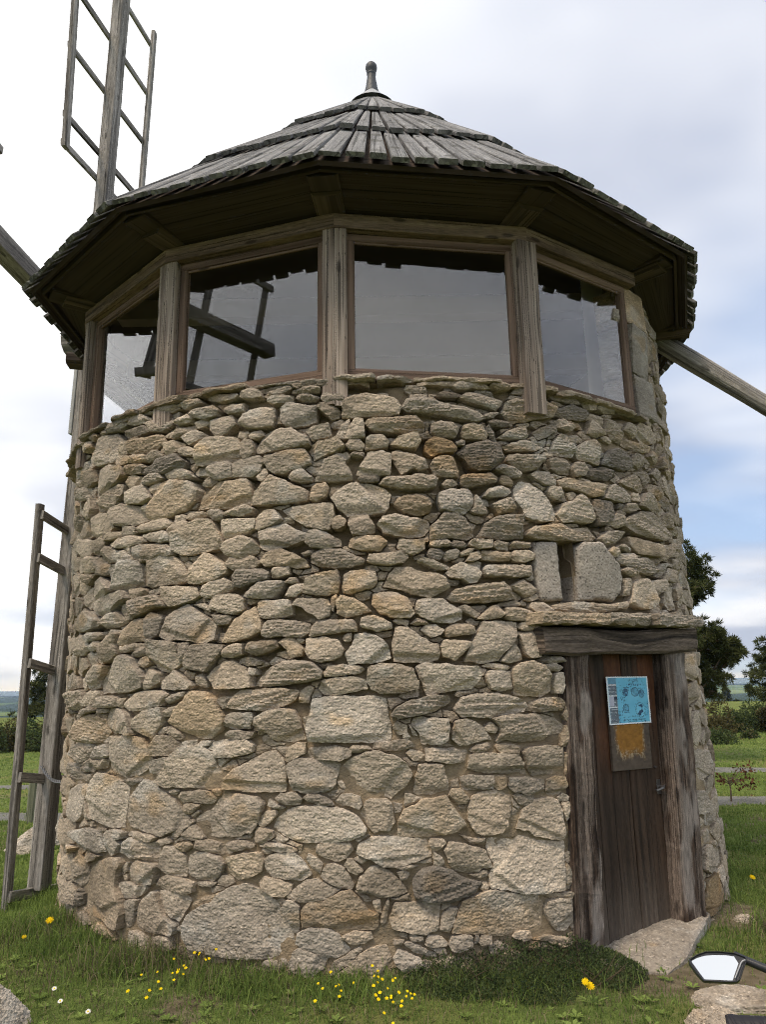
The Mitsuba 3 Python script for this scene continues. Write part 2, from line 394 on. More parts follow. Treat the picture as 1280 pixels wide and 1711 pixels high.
leafy('grass_mat', (0.070, 0.118, 0.028), (0.240, 0.315, 0.090), 0.5)
leafy('dry_mat', (0.085, 0.070, 0.045), (0.28, 0.235, 0.145), 0.4)
leafy('thyme_mat', (0.036, 0.056, 0.024), (0.120, 0.150, 0.062), 0.35)
leafy('needle_mat', (0.026, 0.038, 0.017), (0.115, 0.125, 0.050), 0.3)
leafy('bush_mat', (0.045, 0.042, 0.020), (0.14, 0.125, 0.058), 0.3)
leafy('autumn_mat', (0.055, 0.025, 0.016), (0.15, 0.075, 0.045), 0.3)
leafy('yellow_mat', (0.72, 0.47, 0.010), (0.86, 0.68, 0.020), 0.4)
leafy('white_mat', (0.72, 0.72, 0.70), (0.82, 0.82, 0.80), 0.3)
rough('bark_mat', lambda p, n, uv: mix((0.06, 0.045, 0.035), (0.16, 0.12, 0.09), fbm(p.x * 20, p.y * 20, p.z * 6, 3)), roughness=1.0)
rough('lichen_wood', wood((0.10, 0.11, 0.075), (0.24, 0.25, 0.18), 2.5, 50), wood_bump(50), 0.004)


# ------------------------------------------------------------------ ground
def sstep(a, b, x):
    t = np.clip((x - a) / (b - a), 0, 1)
    return t * t * (3 - 2 * t)


def ground_z(x, y):
    x, y = np.asarray(x, float), np.asarray(y, float)
    d = np.hypot(x, y + 7.1)
    r = np.hypot(x, y)
    z = -0.20 * sstep(2.3, 3.0, -x) * sstep(-1.9, -0.3, y) - 0.12 * sstep(3.2, 4.5, -x) * sstep(-1, 1.5, y)
    z = z + 0.05 * np.exp(-np.maximum(r - 2.6, 0) / 0.28) * sstep(-0.2, -1.2, y)
    p = np.stack([x, y, 0 * x], -1)
    z = z + 0.05 * (meshkit.fbm(p * 0.9, 3, seed=2) - 0.5) + 0.02 * (meshkit.fbm(p * 4, 2, seed=5) - 0.5)
    return z - 0.0006 * np.maximum(d - 26, 0) ** 1.5


def grid_sheet(xs, ys, zf):
    X, Y = np.meshgrid(xs, ys, indexing='ij')
    v = np.stack([X, Y, zf(X, Y)], -1).reshape(-1, 3)
    i, j = np.meshgrid(np.arange(len(xs) - 1), np.arange(len(ys) - 1), indexing='ij')
    k = i * len(ys) + j
    return v, np.stack([k, k + len(ys), k + len(ys) + 1, k + 1], -1).reshape(-1, 4)


def spaced(lo, hi, fine_lo, fine_hi, fine, grow=1.25):
    mid = list(np.arange(fine_lo, fine_hi + 1e-9, fine))
    a, s = [fine_lo], fine
    while a[-1] > lo:
        s *= grow
        a.append(a[-1] - s)
    b, s = [fine_hi], fine
    while b[-1] < hi:
        s *= grow
        b.append(b[-1] + s)
    return np.array(a[:0:-1] + mid + b[1:])


gv, gf = grid_sheet(spaced(-75, 75, -3.6, 3.6, 0.045), spaced(-75, 75, -4.4, 1.0, 0.045), ground_z)
put('ground', (gv, gf), 'soil_mat', smooth=True)
tag('ground', kind='structure')


def ring_land(key, radii, heights, wig, seed, mat):
    th = np.linspace(0, 2 * np.pi, 361)[:-1]
    P = []
    for r, h, w in zip(radii, heights, wig):
        q = np.stack([np.cos(th) * 3, np.sin(th) * 3, th * 0 + r * 0.001], -1)
        P.append(np.stack([r * np.sin(th), r * np.cos(th), h + w * (meshkit.fbm(q * 4, 4, seed=seed) - 0.5) * 2], -1))
    v = np.concatenate(P)
    n = len(th)
    i, j = np.meshgrid(np.arange(len(radii) - 1), np.arange(n), indexing='ij')
    f = np.stack([i * n + j, (i + 1) * n + j, (i + 1) * n + (j + 1) % n, i * n + (j + 1) % n], -1).reshape(-1, 4)
    put(key, (v, f), mat, smooth=True)
    tag(key, kind='structure')


ring_land('valley', [58, 120, 300, 700, 1100, 1700, 2500, 2900], [-1.0, -3.0, -8.0, -14, -14, -9, 3.0, -14], [0.0, 0.4, 1.2, 2.5, 3, 4, 4, 0], 3, 'land_mat')
ring_land('far_hills', [4800, 5600, 6300, 6900], [-20, 22, 40, -20], [0, 8, 14, 0], 8, 'forest_mat')

# two worn wheel tracks that run behind the mill
TRACKS = (((-9.5, 6.2), (7.5, 3.1)), ((-12.0, 10.2), (10.0, 6.6)))
for a, b in TRACKS:
    a, b = np.array(a), np.array(b)
    t = np.linspace(-0.6, 1.7, 90)
    c = a + (b - a) * t[:, None]
    nrm = np.array([-(b - a)[1], (b - a)[0]]) / np.linalg.norm(b - a)
    wob = (meshkit.fbm(np.stack([t * 9, t * 0, t * 0], -1), 3, seed=7) - 0.5) * 0.5
    V = []
    for k in range(5):
        q = c + nrm * ((k / 4 - 0.5) * 0.85 + wob[:, None] * 0.6)
        V.append(np.stack([q[:, 0], q[:, 1], ground_z(q[:, 0], q[:, 1]) + 0.022 - 0.02 * abs(k - 2) / 2], -1))
    V = np.stack(V, 1).reshape(-1, 3)
    i, j = np.meshgrid(np.arange(89), np.arange(4), indexing='ij')
    k = i * 5 + j
    key = put('track', (V, np.stack([k, k + 5, k + 6, k + 1], -1).reshape(-1, 4)), 'track_mat', smooth=True)
    tag(key, kind='structure')

# ------------------------------------------------------------------ the mill tower: rubble wall
RW = 2.66          # stones are laid out on this radius: s = RW * angle from the front, in metres
RM = 2.635         # mean face of the mortar


def axis_x(z):
    return 0.03 - 0.03 * z     # the old tower leans a little


def on_wall(s, z, h):
    th, r = s / RW, RM + h
    return np.stack([axis_x(z) + r * np.sin(th), -r * np.cos(th), z], -1)


DG0, DGU = np.array([1.055, -2.455]), np.array([0.826, 0.564])      # door wall: a chord of the round tower
DGN = np.array([0.564, -0.826])


def on_door(u, z, h):
    q = DG0 + DGU * np.asarray(u)[..., None] + DGN * np.asarray(h)[..., None]
    return np.stack([q[..., 0], q[..., 1], np.asarray(z)], -1)


def stone_mesh(P, prot, seed, step=0.011, facets=3, dome=0.5, grain=1.0, place=on_wall, skirt=0.10, edge=0.5, bed=0.0):
    """A rough stone with outline P (in the wall's own metres), standing prot proud: broken facets, worn arrises, uneven face."""
    rs = np.random.default_rng(seed)
    P = P.buffer(-0.002).buffer(0.002) if P.area > 0.004 else P
    if P.geom_type != 'Polygon':
        P = max(P.geoms, key=lambda g: g.area)
    if P.is_empty:
        return None
    n = max(12, int(P.length / step))
    E = P.exterior
    B = shapely.get_coordinates(shapely.line_interpolate_point(E, np.linspace(0, E.length, n, endpoint=False)))
    sz = math.sqrt(P.area)
    j = (meshkit.fbm(np.stack([B[:, 0] * 16, B[:, 1] * 16, B[:, 0] * 0 + seed * 1.7], -1), 3, seed=seed % 97) - 0.5) * min(0.018, sz * 0.09)
    j2 = (meshkit.noise(np.stack([B[:, 0] * 70, B[:, 1] * 70, B[:, 0] * 0], -1), seed % 89) - 0.5) * 0.006
    c = np.roll(B, -1, 0) - np.roll(B, 1, 0)
    nr = np.stack([c[:, 1], -c[:, 0]], -1)
    nr /= np.linalg.norm(nr, axis=1, keepdims=True) + 1e-9
    B = B + nr * (j + j2)[:, None]
    Q = Polygon(B)
    if not Q.is_valid:
        Q = Q.buffer(0)
        if Q.geom_type != 'Polygon':
            Q = max(Q.geoms, key=lambda g: g.area)
        B = np.array(Q.exterior.coords)[:-1]
    if len(B) < 6:
        return None
    x0, y0, x1, y1 = Q.bounds
    gx, gy = np.meshgrid(np.arange(x0, x1, step), np.arange(y0, y1, step * 0.87), indexing='ij')
    gx = gx + (np.arange(gx.shape[1]) % 2)[None] * step / 2
    G = np.stack([gx.ravel(), gy.ravel()], -1) + rs.uniform(-0.25, 0.25, (gx.size, 2)) * step
    inner = Q.buffer(-step * 0.75)
    if not inner.is_empty:
        G = G[shapely.contains_xy(inner, G[:, 0], G[:, 1])]
    else:
        G = np.array([[Q.representative_point().x, Q.representative_point().y]])
    A = np.vstack([B, G])
    nb = len(B)
    tri = Delaunay(A).simplices
    cen = A[tri].mean(1)
    tri = tri[shapely.contains_xy(Q, cen[:, 0], cen[:, 1])]
    d = shapely.distance(shapely.points(A), Q.exterior)
    d[:nb] = 0
    ctr = A.mean(0)
    w = 0.004 + 0.007 * rs.random()
    h = prot * (edge + (1 - edge) * (1 - np.exp(-d / w)))
    h = h + dome * prot * 0.5 * (1 - np.exp(-d / (0.35 * sz + 0.01)))
    top = h.max()
    for k in range(facets):                       # broken faces: planes that cut the block
        a = rs.uniform(0, 2 * np.pi)
        if rs.random() < 0.45:
            a = -np.pi / 2 + rs.normal() * 0.5    # most often undercut or sloping at the bottom edge
        di = np.array([math.cos(a), math.sin(a)])
        m = ((A - ctr) @ di)
        off, sl = rs.uniform(0.30, 0.92) * m.max(), rs.uniform(0.3, 1.4)
        h = np.minimum(h, np.maximum(top - np.maximum(m - off, 0) * sl, prot * rs.uniform(0.35, 0.65)))
    h = h + ((A - ctr) @ np.array([rs.normal() * 0.10, rs.normal() * 0.11 + 0.02]))
    q = np.stack([A[:, 0], A[:, 1], A[:, 0] * 0 + seed * 0.37], -1)
    h = h + grain * (0.013 * (meshkit.fbm(q * [11, 15, 1], 3, seed=seed % 83) - 0.5) + 0.0085 * (meshkit.fbm(q * [38, 56, 1], 2, seed=seed % 71) - 0.5) + 0.0009 * rs.normal(size=len(h)) * (d > 0))
    if bed:                                        # slaty stones split into beds
        b = A[:, 1] + 0.25 * (A[:, 0] - ctr[0]) * rs.normal() * 0.6 + 0.02 * meshkit.fbm(q * [6, 6, 1], 2, seed=seed % 61)
        ph = b / (0.014 + 0.012 * rs.random())
        h = h + bed * (0.009 * (ph - np.floor(ph)) + 0.013 * (meshkit.noise(np.stack([np.floor(ph), 0 * ph + seed, 0 * ph], -1), 5) - 0.5)) * (1 - np.exp(-d / 0.008))
    h = np.maximum(h, 0.004)
    V = np.vstack([place(A[:, 0], A[:, 1], h), place(B[:, 0], B[:, 1], np.full(nb, -skirt))])
    i = np.arange(nb)
    k = (i + 1) % nb
    F = np.vstack([tri, np.stack([i, k, len(A) + k], -1), np.stack([i, len(A) + k, len(A) + i], -1)])
    return V, F


STONES = """g -616,93 -611,125 -585,150 -544,177 -514,187 -485,212 -456,229 -419,239 -365,227 -322,199 -296,170 -276,120 -273,98 -298,68 -341,55 -448,47 -504,49 -594,58
o -1108,103 -1103,165 -1084,212 -1031,241 -956,259 -890,267 -873,252 -888,229 -893,187 -869,157 -859,117 -872,75 -911,69 -980,82 -1060,77 -1095,88
g -1116,417 -1096,465 -1042,505 -954,501 -901,487 -861,471 -866,419 -879,353 -944,347 -1020,353 -1086,365
g 262,328 268,346 303,356 356,353 418,337 504,327 497,273 484,205 432,202 368,204 266,226 265,260 279,281
b 653,1174 680,1194 751,1196 774,1169 818,1134 831,1082 823,1039 789,1009 717,1015 642,1007
- -865,384 -859,437 -823,465 -789,497 -742,495 -704,471 -655,448 -598,398 -643,367 -701,343 -848,360
g -214,614 -217,659 -203,699 -198,728 -146,735 -19,733 6,725 18,631 13,607 -141,610
- 891,1273 931,1304 1013,1336 1104,1344 1173,1312 1259,1282 1150,1245 1031,1245 955,1251
- -1041,755 -1044,794 -995,836 -930,863 -872,875 -832,859 -779,802 -785,771 -866,754
o 151,122 185,197 232,213 274,222 325,207 404,201 419,173 409,122 333,110 282,107
- -955,519 -968,582 -961,619 -876,626 -787,619 -765,597 -744,554 -770,528 -811,509 -870,501 -936,507
r 1118,60 1164,132 1287,131 1382,47 1319,18 1218,14 1137,31
- -1335,376 -1321,427 -1207,457 -1108,464 -1149,358 -1207,338 -1328,343
- -723,495 -681,539 -658,574 -635,591 -568,601 -515,585 -505,544 -475,516 -490,487 -680,480
g -327,385 -318,404 -291,428 -248,444 -197,444 -147,441 -106,429 -82,413 -63,383 -68,371 -109,356 -175,349 -250,348 -301,366
o -781,1309 -782,1344 -741,1383 -714,1414 -674,1418 -599,1403 -569,1369 -575,1336 -622,1308 -685,1296 -759,1296
- -1514,263 -1465,311 -1303,341 -1222,331 -1234,292 -1214,272 -1391,242
o -1247,611 -1218,661 -1118,688 -1015,689 -1002,656 -971,633 -1019,604 -1108,591 -1193,598
g -1152,1581 -1129,1644 -1077,1654 -975,1639 -944,1610 -950,1546 -979,1536 -1094,1545
- -1154,1452 -1130,1503 -1106,1537 -1021,1529 -920,1508 -900,1472 -945,1449 -1109,1426
o -684,668 -649,707 -592,755 -537,754 -500,728 -475,673 -485,647 -526,618 -579,626 -636,643
- -582,395 -566,411 -525,425 -485,467 -446,472 -371,466 -353,446 -367,403 -390,371 -446,357 -525,354 -556,372
- -722,924 -710,970 -666,995 -606,1014 -583,1003 -496,949 -501,905 -527,893 -640,911 -677,908
- 1130,169 1172,229 1249,228 1402,186 1398,142 1206,145
- 1195,613 1234,657 1366,659 1384,593 1262,542 1189,557
- -127,542 -110,562 -59,585 -17,584 23,572 55,551 67,527 53,496 6,458 -31,475 -79,487 -112,487 -116,503 -128,514
- 1176,525 1236,532 1362,523 1384,463 1269,428 1178,448
- -670,1202 -671,1241 -609,1258 -563,1277 -518,1272 -485,1208 -475,1179 -528,1170 -585,1165 -632,1170 -657,1182
b 486,1182 574,1187 572,1121 575,1006 493,999 484,1062
- -485,483 -475,512 -446,537 -342,586 -315,590 -289,562 -285,530 -286,479 -371,478
- -805,1149 -763,1168 -721,1174 -657,1167 -626,1136 -601,1097 -619,1084 -760,1077 -796,1094
o -251,135 -246,179 -229,198 -188,203 -146,226 -114,233 -90,211 -68,182 -40,175 -41,146 -54,131 -222,140
o 21,363 23,404 41,435 74,446 91,457 158,463 211,387 177,370 118,360
g -966,1161 -912,1180 -821,1170 -804,1150 -806,1148 -796,1089 -865,1081 -934,1082 -962,1095
- 303,666 339,673 396,676 463,674 512,660 541,642 528,617 477,615 455,599 397,597 343,607 315,600 328,640
g 436,1301 435,1344 464,1374 496,1372 537,1351 567,1320 585,1278 571,1253 525,1245 462,1255 455,1283
- 1190,774 1222,850 1383,861 1361,786 1288,762
o -575,1307 -552,1348 -485,1388 -391,1383 -371,1348 -377,1306 -453,1299
- -132,1309 -108,1331 -81,1349 -53,1357 -9,1347 31,1332 48,1314 41,1277 23,1259 -84,1252 -110,1276
- 235,825 256,875 276,901 298,940 406,936 398,901 381,875 355,849 339,824 279,820
- -816,107 -803,141 -771,169 -734,194 -715,192 -702,165 -672,133 -638,114 -649,90 -768,78 -808,88
g 855,1007 884,1076 920,1088 974,1093 1006,1065 1027,1027 989,995 916,991
- 353,369 380,422 420,443 468,448 497,439 506,350 494,331 447,339 410,349 393,362
- -1096,1424 -1050,1433 -935,1447 -898,1435 -906,1405 -950,1376 -1010,1365 -1105,1382 -1120,1396
g 95,810 113,822 164,821 225,812 269,812 286,790 275,770 247,749 185,742 124,731
- -1219,308 -1107,331 -1008,332 -996,294 -975,274 -1033,263 -1100,264 -1232,292
- 219,429 234,460 278,474 322,472 347,455 344,416 327,378 312,363 251,359 235,367 216,399
- -1124,1293 -1130,1359 -1055,1367 -988,1351 -955,1298 -1004,1280 -1084,1281
- -576,1454 -570,1508 -530,1532 -485,1535 -426,1523 -411,1491 -427,1449 -496,1453 -553,1446
- -94,323 -85,345 -52,364 -3,363 94,357 109,334 111,311 66,298 17,288 -23,288 -54,307
- 457,1199 491,1229 604,1246 639,1235 716,1246 752,1215 722,1198 646,1197 497,1187
- -1155,1042 -1066,1065 -890,1078 -872,1052 -931,1038 -967,1016 -1061,1008 -1111,1017
- 416,1590 435,1627 469,1641 570,1644 622,1631 606,1598 450,1559
- -979,1370 -931,1378 -828,1351 -797,1326 -781,1304 -842,1292 -927,1299 -964,1315 -985,1348
- 219,725 254,732 308,736 354,731 409,713 421,696 405,680 349,677 302,666 267,671 215,672 199,692
- -87,1562 -85,1611 -61,1624 -15,1633 40,1627 76,1617 94,1593 87,1564 46,1559 -18,1560 -64,1556
d 57,209 55,253 81,279 122,285 162,276 193,256 242,242 224,225 207,214 157,198 68,202
- -1330,705 -1406,758 -1199,767 -1181,747 -1176,712 -1281,696
- 998,1354 1040,1403 1100,1413 1262,1371 1186,1347 1081,1346
- 12,1041 32,1076 50,1097 85,1097 137,1079 172,1075 194,1066 205,1035 150,1005 107,1014 64,1031
- -280,550 -254,570 -202,566 -152,558 -131,550 -136,522 -154,487 -171,479 -222,475 -264,483
- -1038,1144 -964,1101 -963,1095 -955,1091 -961,1080 -1002,1071 -1074,1064 -1116,1075 -1145,1088 -1123,1143
- -361,1347 -312,1390 -236,1352 -195,1335 -200,1303 -323,1297 -372,1301 -375,1313 -373,1327
- 376,764 379,806 400,819 439,823 473,814 505,779 500,737 468,720 382,730
- -1004,679 -986,708 -896,703 -863,690 -847,671 -830,627 -876,630 -944,629 -978,640 -1001,656
- -1237,1179 -1243,1224 -1145,1226 -1042,1207 -1019,1183 -1086,1165 -1168,1165
- -465,706 -455,731 -416,756 -349,759 -276,758 -241,749 -250,724 -295,709 -341,697
- -921,1017 -913,1036 -847,1045 -759,1053 -718,1050 -691,1015 -744,1009 -830,987 -885,985
- 30,869 41,924 76,924 109,898 142,880 164,876 166,846 161,830 126,823 70,823 32,827
- -762,917 -646,898 -639,866 -621,839 -669,813 -719,815 -746,838 -760,866
- -377,768 -358,793 -330,818 -284,834 -221,837 -195,828 -169,802 -174,785 -223,774 -340,763
g 585,1273 612,1310 664,1329 692,1352 717,1345 739,1308 748,1279 732,1262 605,1251
o 917,1236 969,1232 1144,1228 1117,1183 1035,1179 957,1181 919,1207
- -47,771 -41,812 -6,824 36,823 86,806 101,768 96,752 49,740 -10,741 -35,750
- -1288,984 -1215,1021 -1154,1036 -1097,1006 -1037,986 -1070,973 -1208,962
- -1072,859 -1052,897 -927,954 -908,939 -924,911 -914,877 -976,855 -1048,848
- -1221,210 -1150,248 -1096,224 -1093,191 -1102,171 -1139,151 -1230,154
- -369,680 -341,696 -317,702 -286,704 -260,700 -243,675 -227,618 -262,610 -315,615 -333,635 -374,660
d 257,1448 292,1474 352,1492 387,1489 399,1456 397,1432 364,1396 325,1394 296,1402 279,1430
- -1243,235 -1224,201 -1227,180 -1248,151 -1366,158 -1411,189
- 1145,365 1195,403 1274,394 1307,324 1215,324 1148,333
- 93,1588 113,1617 160,1623 243,1597 291,1590 329,1578 348,1560 327,1548 269,1555 157,1574 111,1574
- -888,712 -881,726 -828,753 -764,761 -692,760 -673,747 -698,729 -710,712 -790,699 -848,699
- 390,573 415,584 483,586 524,580 526,518 495,507 417,507 400,524
- -1276,1307 -1123,1282 -1119,1244 -1139,1226 -1183,1226 -1226,1232 -1294,1281
- -365,1467 -360,1496 -339,1518 -314,1535 -242,1533 -218,1512 -190,1500 -186,1476 -234,1470 -301,1466
- 1049,1649 1077,1672 1180,1670 1220,1651 1193,1622 1102,1589 1063,1619
- 194,1005 223,1031 269,1044 369,1055 391,1033 408,1007 359,997 265,992 211,996
d 810,1469 839,1510 875,1532 919,1545 969,1523 980,1488 929,1463
o -877,1542 -887,1581 -854,1590 -718,1578 -697,1554 -730,1534 -773,1527 -835,1528
- -532,797 -516,818 -475,839 -445,842 -405,820 -386,794 -382,764 -406,760 -506,762
- -13,160 5,199 128,196 116,131 80,122 33,127 -6,138
- -161,24 -129,45 -96,74 -64,88 -24,95 -10,67 -7,38 -20,10 -75,4 -130,10
- -601,1078 -590,1124 -539,1166 -517,1160 -475,1133 -459,1114 -464,1096 -506,1081 -561,1071
o -845,978 -785,984 -776,931 -783,913 -889,899 -923,910 -907,938 -915,945
- 303,1189 331,1231 372,1255 452,1260 451,1189 405,1183
- -776,699 -713,710 -697,707 -697,681 -702,659 -740,620 -787,628 -838,650 -841,660 -832,672
o -683,1208 -670,1201 -663,1190 -663,1173 -686,1171 -721,1175 -763,1169 -771,1166 -806,1163 -845,1177 -853,1188 -855,1223 -793,1221
g -107,851 -81,876 -75,905 -45,909 -11,900 9,886 21,869 24,836 -15,824 -91,821
- -891,284 -876,311 -847,326 -725,324 -712,305 -717,272 -844,272
- 161,1177 163,1218 202,1259 239,1260 270,1242 291,1211 294,1193 270,1179 224,1182
o 608,1368 598,1386 636,1400 699,1398 825,1399 804,1361 745,1348 681,1361
- -349,1170 -353,1216 -324,1228 -267,1238 -239,1218 -203,1203 -212,1181 -306,1158 -339,1160
- -257,1265 -247,1287 -128,1291 -124,1258 -135,1213 -157,1210 -211,1226 -248,1251
- 1092,1062 1151,1088 1197,1055 1227,1011 1148,1000 1079,1021
- -336,1431 -330,1449 -243,1466 -205,1463 -188,1433 -188,1419 -226,1403 -273,1392 -307,1395
- 22,1245 58,1254 155,1236 163,1219 143,1191 98,1182 20,1200 3,1223
- -604,860 -582,891 -525,893 -475,887 -475,874 -537,810 -615,821
d -809,1455 -802,1475 -757,1482 -744,1501 -650,1500 -612,1469 -618,1450 -662,1451 -701,1442 -757,1452
o -19,1536 -9,1550 55,1554 110,1564 138,1564 164,1536 163,1517 107,1506 7,1511
o 686,1492 702,1515 761,1545 791,1550 815,1517 791,1461 695,1468
- -1225,587 -1151,594 -1083,588 -1104,549 -1184,525 -1256,551
- 226,535 233,570 277,573 376,566 392,541 376,517 317,516 256,522
o -475,895 -454,934 -434,960 -404,980 -365,996 -347,939 -347,921 -385,905 -434,894
d 750,1339 801,1345 854,1342 856,1311 801,1260 758,1255 739,1309
- 1193,739 1314,762 1332,702 1225,681 1197,704
- -1306,131 -1231,153 -1177,117 -1188,84 -1295,77 -1321,91
- -849,209 -851,250 -815,267 -761,268 -711,264 -734,210 -785,200 -827,203
g -602,250 -597,298 -576,311 -535,314 -495,300 -475,286 -495,250 -514,237 -565,237
- -961,1232 -923,1212 -888,1212 -846,1177 -860,1175 -912,1181 -930,1175 -958,1181 -997,1180 -1055,1219 -1012,1244
g -280,1565 -279,1605 -254,1617 -164,1600 -166,1552 -194,1539 -242,1538 -265,1545
- -706,1077 -567,1066 -555,1038 -583,1026 -642,1012 -679,1014 -711,1042
- 110,1001 141,1005 185,1005 202,987 232,970 235,944 207,931 154,936 120,949 104,962 100,975
- 145,325 159,347 183,346 216,334 257,324 275,278 245,276 236,265 194,267 162,280
- -1397,1369 -1342,1405 -1249,1398 -1225,1359 -1281,1336
- -97,244 -88,263 -55,289 -31,292 -7,277 23,251 42,224 13,214 -35,211 -94,230
g -264,99 -260,124 -230,136 -181,137 -150,124 -119,85 -152,66 -192,69 -240,85
- 532,973 534,990 607,1001 781,999 777,980 685,968 580,965
g 192,1319 225,1334 282,1336 295,1322 297,1285 266,1256 226,1261 193,1268 186,1291
g -355,284 -355,303 -320,319 -268,321 -243,306 -219,269 -244,254 -329,258 -347,269
- -980,335 -910,346 -863,342 -877,323 -909,316 -884,306 -906,278 -939,266 -976,279 -995,294 -1003,318
- -180,1363 -156,1403 -146,1426 -104,1443 -77,1447 -68,1433 -83,1414 -70,1395 -62,1362 -116,1359
- -196,1117 -191,1144 -159,1156 -105,1154 -36,1121 -41,1108 -72,1100 -116,1097 -169,1103
- -25,990 -19,1020 12,1024 55,1023 80,1005 99,962 86,949 43,950 4,963
- -1138,1438 -1121,1395 -1145,1362 -1226,1371 -1248,1398 -1199,1433
- -1358,1478 -1310,1509 -1189,1488 -1169,1450 -1256,1451
- -1118,820 -1059,848 -1005,842 -1018,817 -1045,795 -1044,782 -1053,770 -1113,766 -1140,776
- 68,473 79,519 88,547 122,550 155,545 168,493 167,478 117,468 76,469
- -711,260 -705,289 -688,319 -653,318 -608,297 -607,242 -640,239 -686,247
- 885,1415 923,1436 984,1462 1043,1457 1056,1422 1029,1401
- -1251,886 -1258,929 -1207,957 -1158,938 -1127,906 -1182,883
- -1126,766 -1042,760 -1038,722 -1083,712 -1175,712 -1180,747
- -1130,1343 -1139,1301 -1194,1294 -1256,1315 -1224,1360 -1170,1364 -1156,1362
- -53,1376 -14,1445 32,1449 54,1439 56,1402 46,1374 -8,1370
- -485,1264 -454,1266 -362,1258 -368,1226 -403,1211 -443,1205 -480,1208 -490,1220
g -416,1561 -400,1593 -379,1606 -348,1612 -298,1607 -299,1577 -309,1549 -349,1543 -390,1548
o -466,306 -418,316 -364,318 -356,298 -360,272 -391,256 -437,246 -461,260 -470,290
- 74,654 79,670 104,674 176,668 178,636 172,608 133,597 100,602 93,630
- -454,1201 -405,1209 -373,1199 -354,1170 -364,1153 -413,1138 -464,1155 -482,1177 -474,1179 -476,1186
- -886,40 -850,70 -808,80 -755,68 -729,48 -754,29 -819,23 -877,26
- 16,680 30,700 73,719 150,734 184,730 188,713 147,689 45,671
g -516,610 -475,618 -407,619 -379,606 -379,586 -417,574 -455,569 -510,568 -515,586 -537,592
- 805,1353 835,1397 868,1407 916,1399 955,1374 942,1356 872,1347
- 932,1148 954,1165 1013,1171 1089,1133 1018,1111 944,1120
- -78,421 -64,452 -48,459 -7,459 9,447 15,401 -2,378 -27,382 -43,371 -59,387
- -221,1030 -211,1069 -179,1081 -116,1092 -113,1061 -119,1026 -145,1019 -181,1020
- -342,912 -342,934 -328,951 -291,954 -236,948 -201,938 -206,917 -228,900 -282,906 -329,903
- -709,196 -674,200 -607,195 -590,181 -633,122 -679,143 -701,166 -709,181
- -216,862 -211,896 -167,899 -123,889 -107,863 -116,843 -151,831 -177,827 -203,840
- 13,1346 37,1369 91,1369 136,1374 173,1370 190,1361 180,1337 152,1328 80,1332
- -528,1000 -512,1031 -470,1037 -429,1035 -404,1020 -404,985 -439,973 -485,984
- 418,158 429,180 467,183 506,180 503,119 477,100 449,106 429,131
- -720,629 -671,629 -641,604 -633,593 -662,570 -749,567 -759,587 -745,598
- 185,612 197,660 223,667 249,663 282,638 302,609 209,595
o -354,1130 -334,1151 -287,1162 -250,1146 -214,1127 -201,1104 -233,1101 -288,1112 -335,1111
- -437,1393 -442,1437 -411,1448 -380,1454 -345,1455 -336,1435 -346,1403 -371,1391
- 1110,1448 1194,1453 1232,1427 1175,1400 1154,1400 1100,1414 1084,1412 1068,1424
g -886,1370 -888,1407 -839,1419 -800,1418 -761,1371 -813,1359
- -184,756 -175,777 -144,785 -84,788 -51,779 -43,754 -137,735 -171,740
d 613,1609 628,1632 695,1654 747,1642 767,1630 728,1602 662,1601
- 854,1596 861,1634 911,1634 958,1601 931,1558 882,1570
- -106,1026 -99,1078 -81,1087 -46,1090 -7,1085 -4,1054 -14,1041 -84,1021
- -261,238 -236,254 -202,258 -162,240 -138,233 -175,211 -204,203 -254,198 -287,211
- -1149,1547 -1131,1503 -1188,1488 -1245,1512 -1232,1555
- -360,1005 -346,1013 -262,1010 -253,992 -254,966 -291,958 -337,956 -353,962 -361,985
d 728,1417 746,1444 805,1458 867,1458 880,1439 828,1415 768,1407
- 59,1449 77,1454 157,1421 165,1398 137,1383 119,1393 82,1374 56,1424 55,1436
o 55,1286 69,1304 97,1313 133,1314 159,1300 167,1282 161,1259 120,1249 85,1259
- -986,1012 -930,1013 -877,980 -910,968 -983,963 -1036,986
- 418,1433 425,1453 549,1460 553,1446 522,1413 477,1404 437,1420
- 310,1089 320,1103 468,1107 465,1075 424,1070 318,1072
- 586,1479 602,1516 630,1545 665,1530 686,1497 670,1470 620,1468
- -675,244 -575,229 -580,205 -606,195 -734,206 -710,228
d -444,1090 -433,1108 -384,1109 -345,1107 -321,1092 -326,1074 -364,1067 -414,1052 -439,1058
- -808,1644 -762,1640 -705,1644 -671,1621 -678,1602 -718,1589 -768,1599 -791,1619
- 274,1624 295,1640 335,1648 385,1642 425,1631 413,1610 391,1593 351,1604 302,1611
- -1226,539 -1184,524 -1105,547 -1055,523 -1076,504 -1181,502 -1233,522
- -206,904 -197,929 -178,946 -130,949 -78,948 -66,930 -66,913 -105,914 -193,899
- -273,77 -256,88 -180,66 -192,40 -225,18 -258,24 -278,33 -286,47
- 754,1210 793,1238 854,1249 911,1251 882,1228 830,1203 770,1188
- 940,1560 964,1586 1113,1586 1107,1562 1024,1550
- -1339,1665 -1269,1676 -1176,1662 -1158,1634 -1223,1628
- -1121,1276 -1045,1279 -1013,1260 -1044,1228 -1091,1218 -1119,1238
- -810,1288 -752,1295 -694,1295 -665,1274 -684,1262 -751,1260 -825,1265 -849,1273
- 991,1084 1057,1100 1131,1106 1107,1073 1041,1043 1014,1056
g -1060,584 -978,596 -967,560 -1014,544 -1096,544 -1101,546
- -530,1592 -442,1599 -431,1568 -464,1542 -484,1536 -500,1535 -530,1567
- 1231,1360 1251,1366 1316,1358 1291,1309 1236,1311 1198,1338
- -925,1258 -865,1260 -801,1247 -793,1231 -856,1223 -923,1222 -961,1237
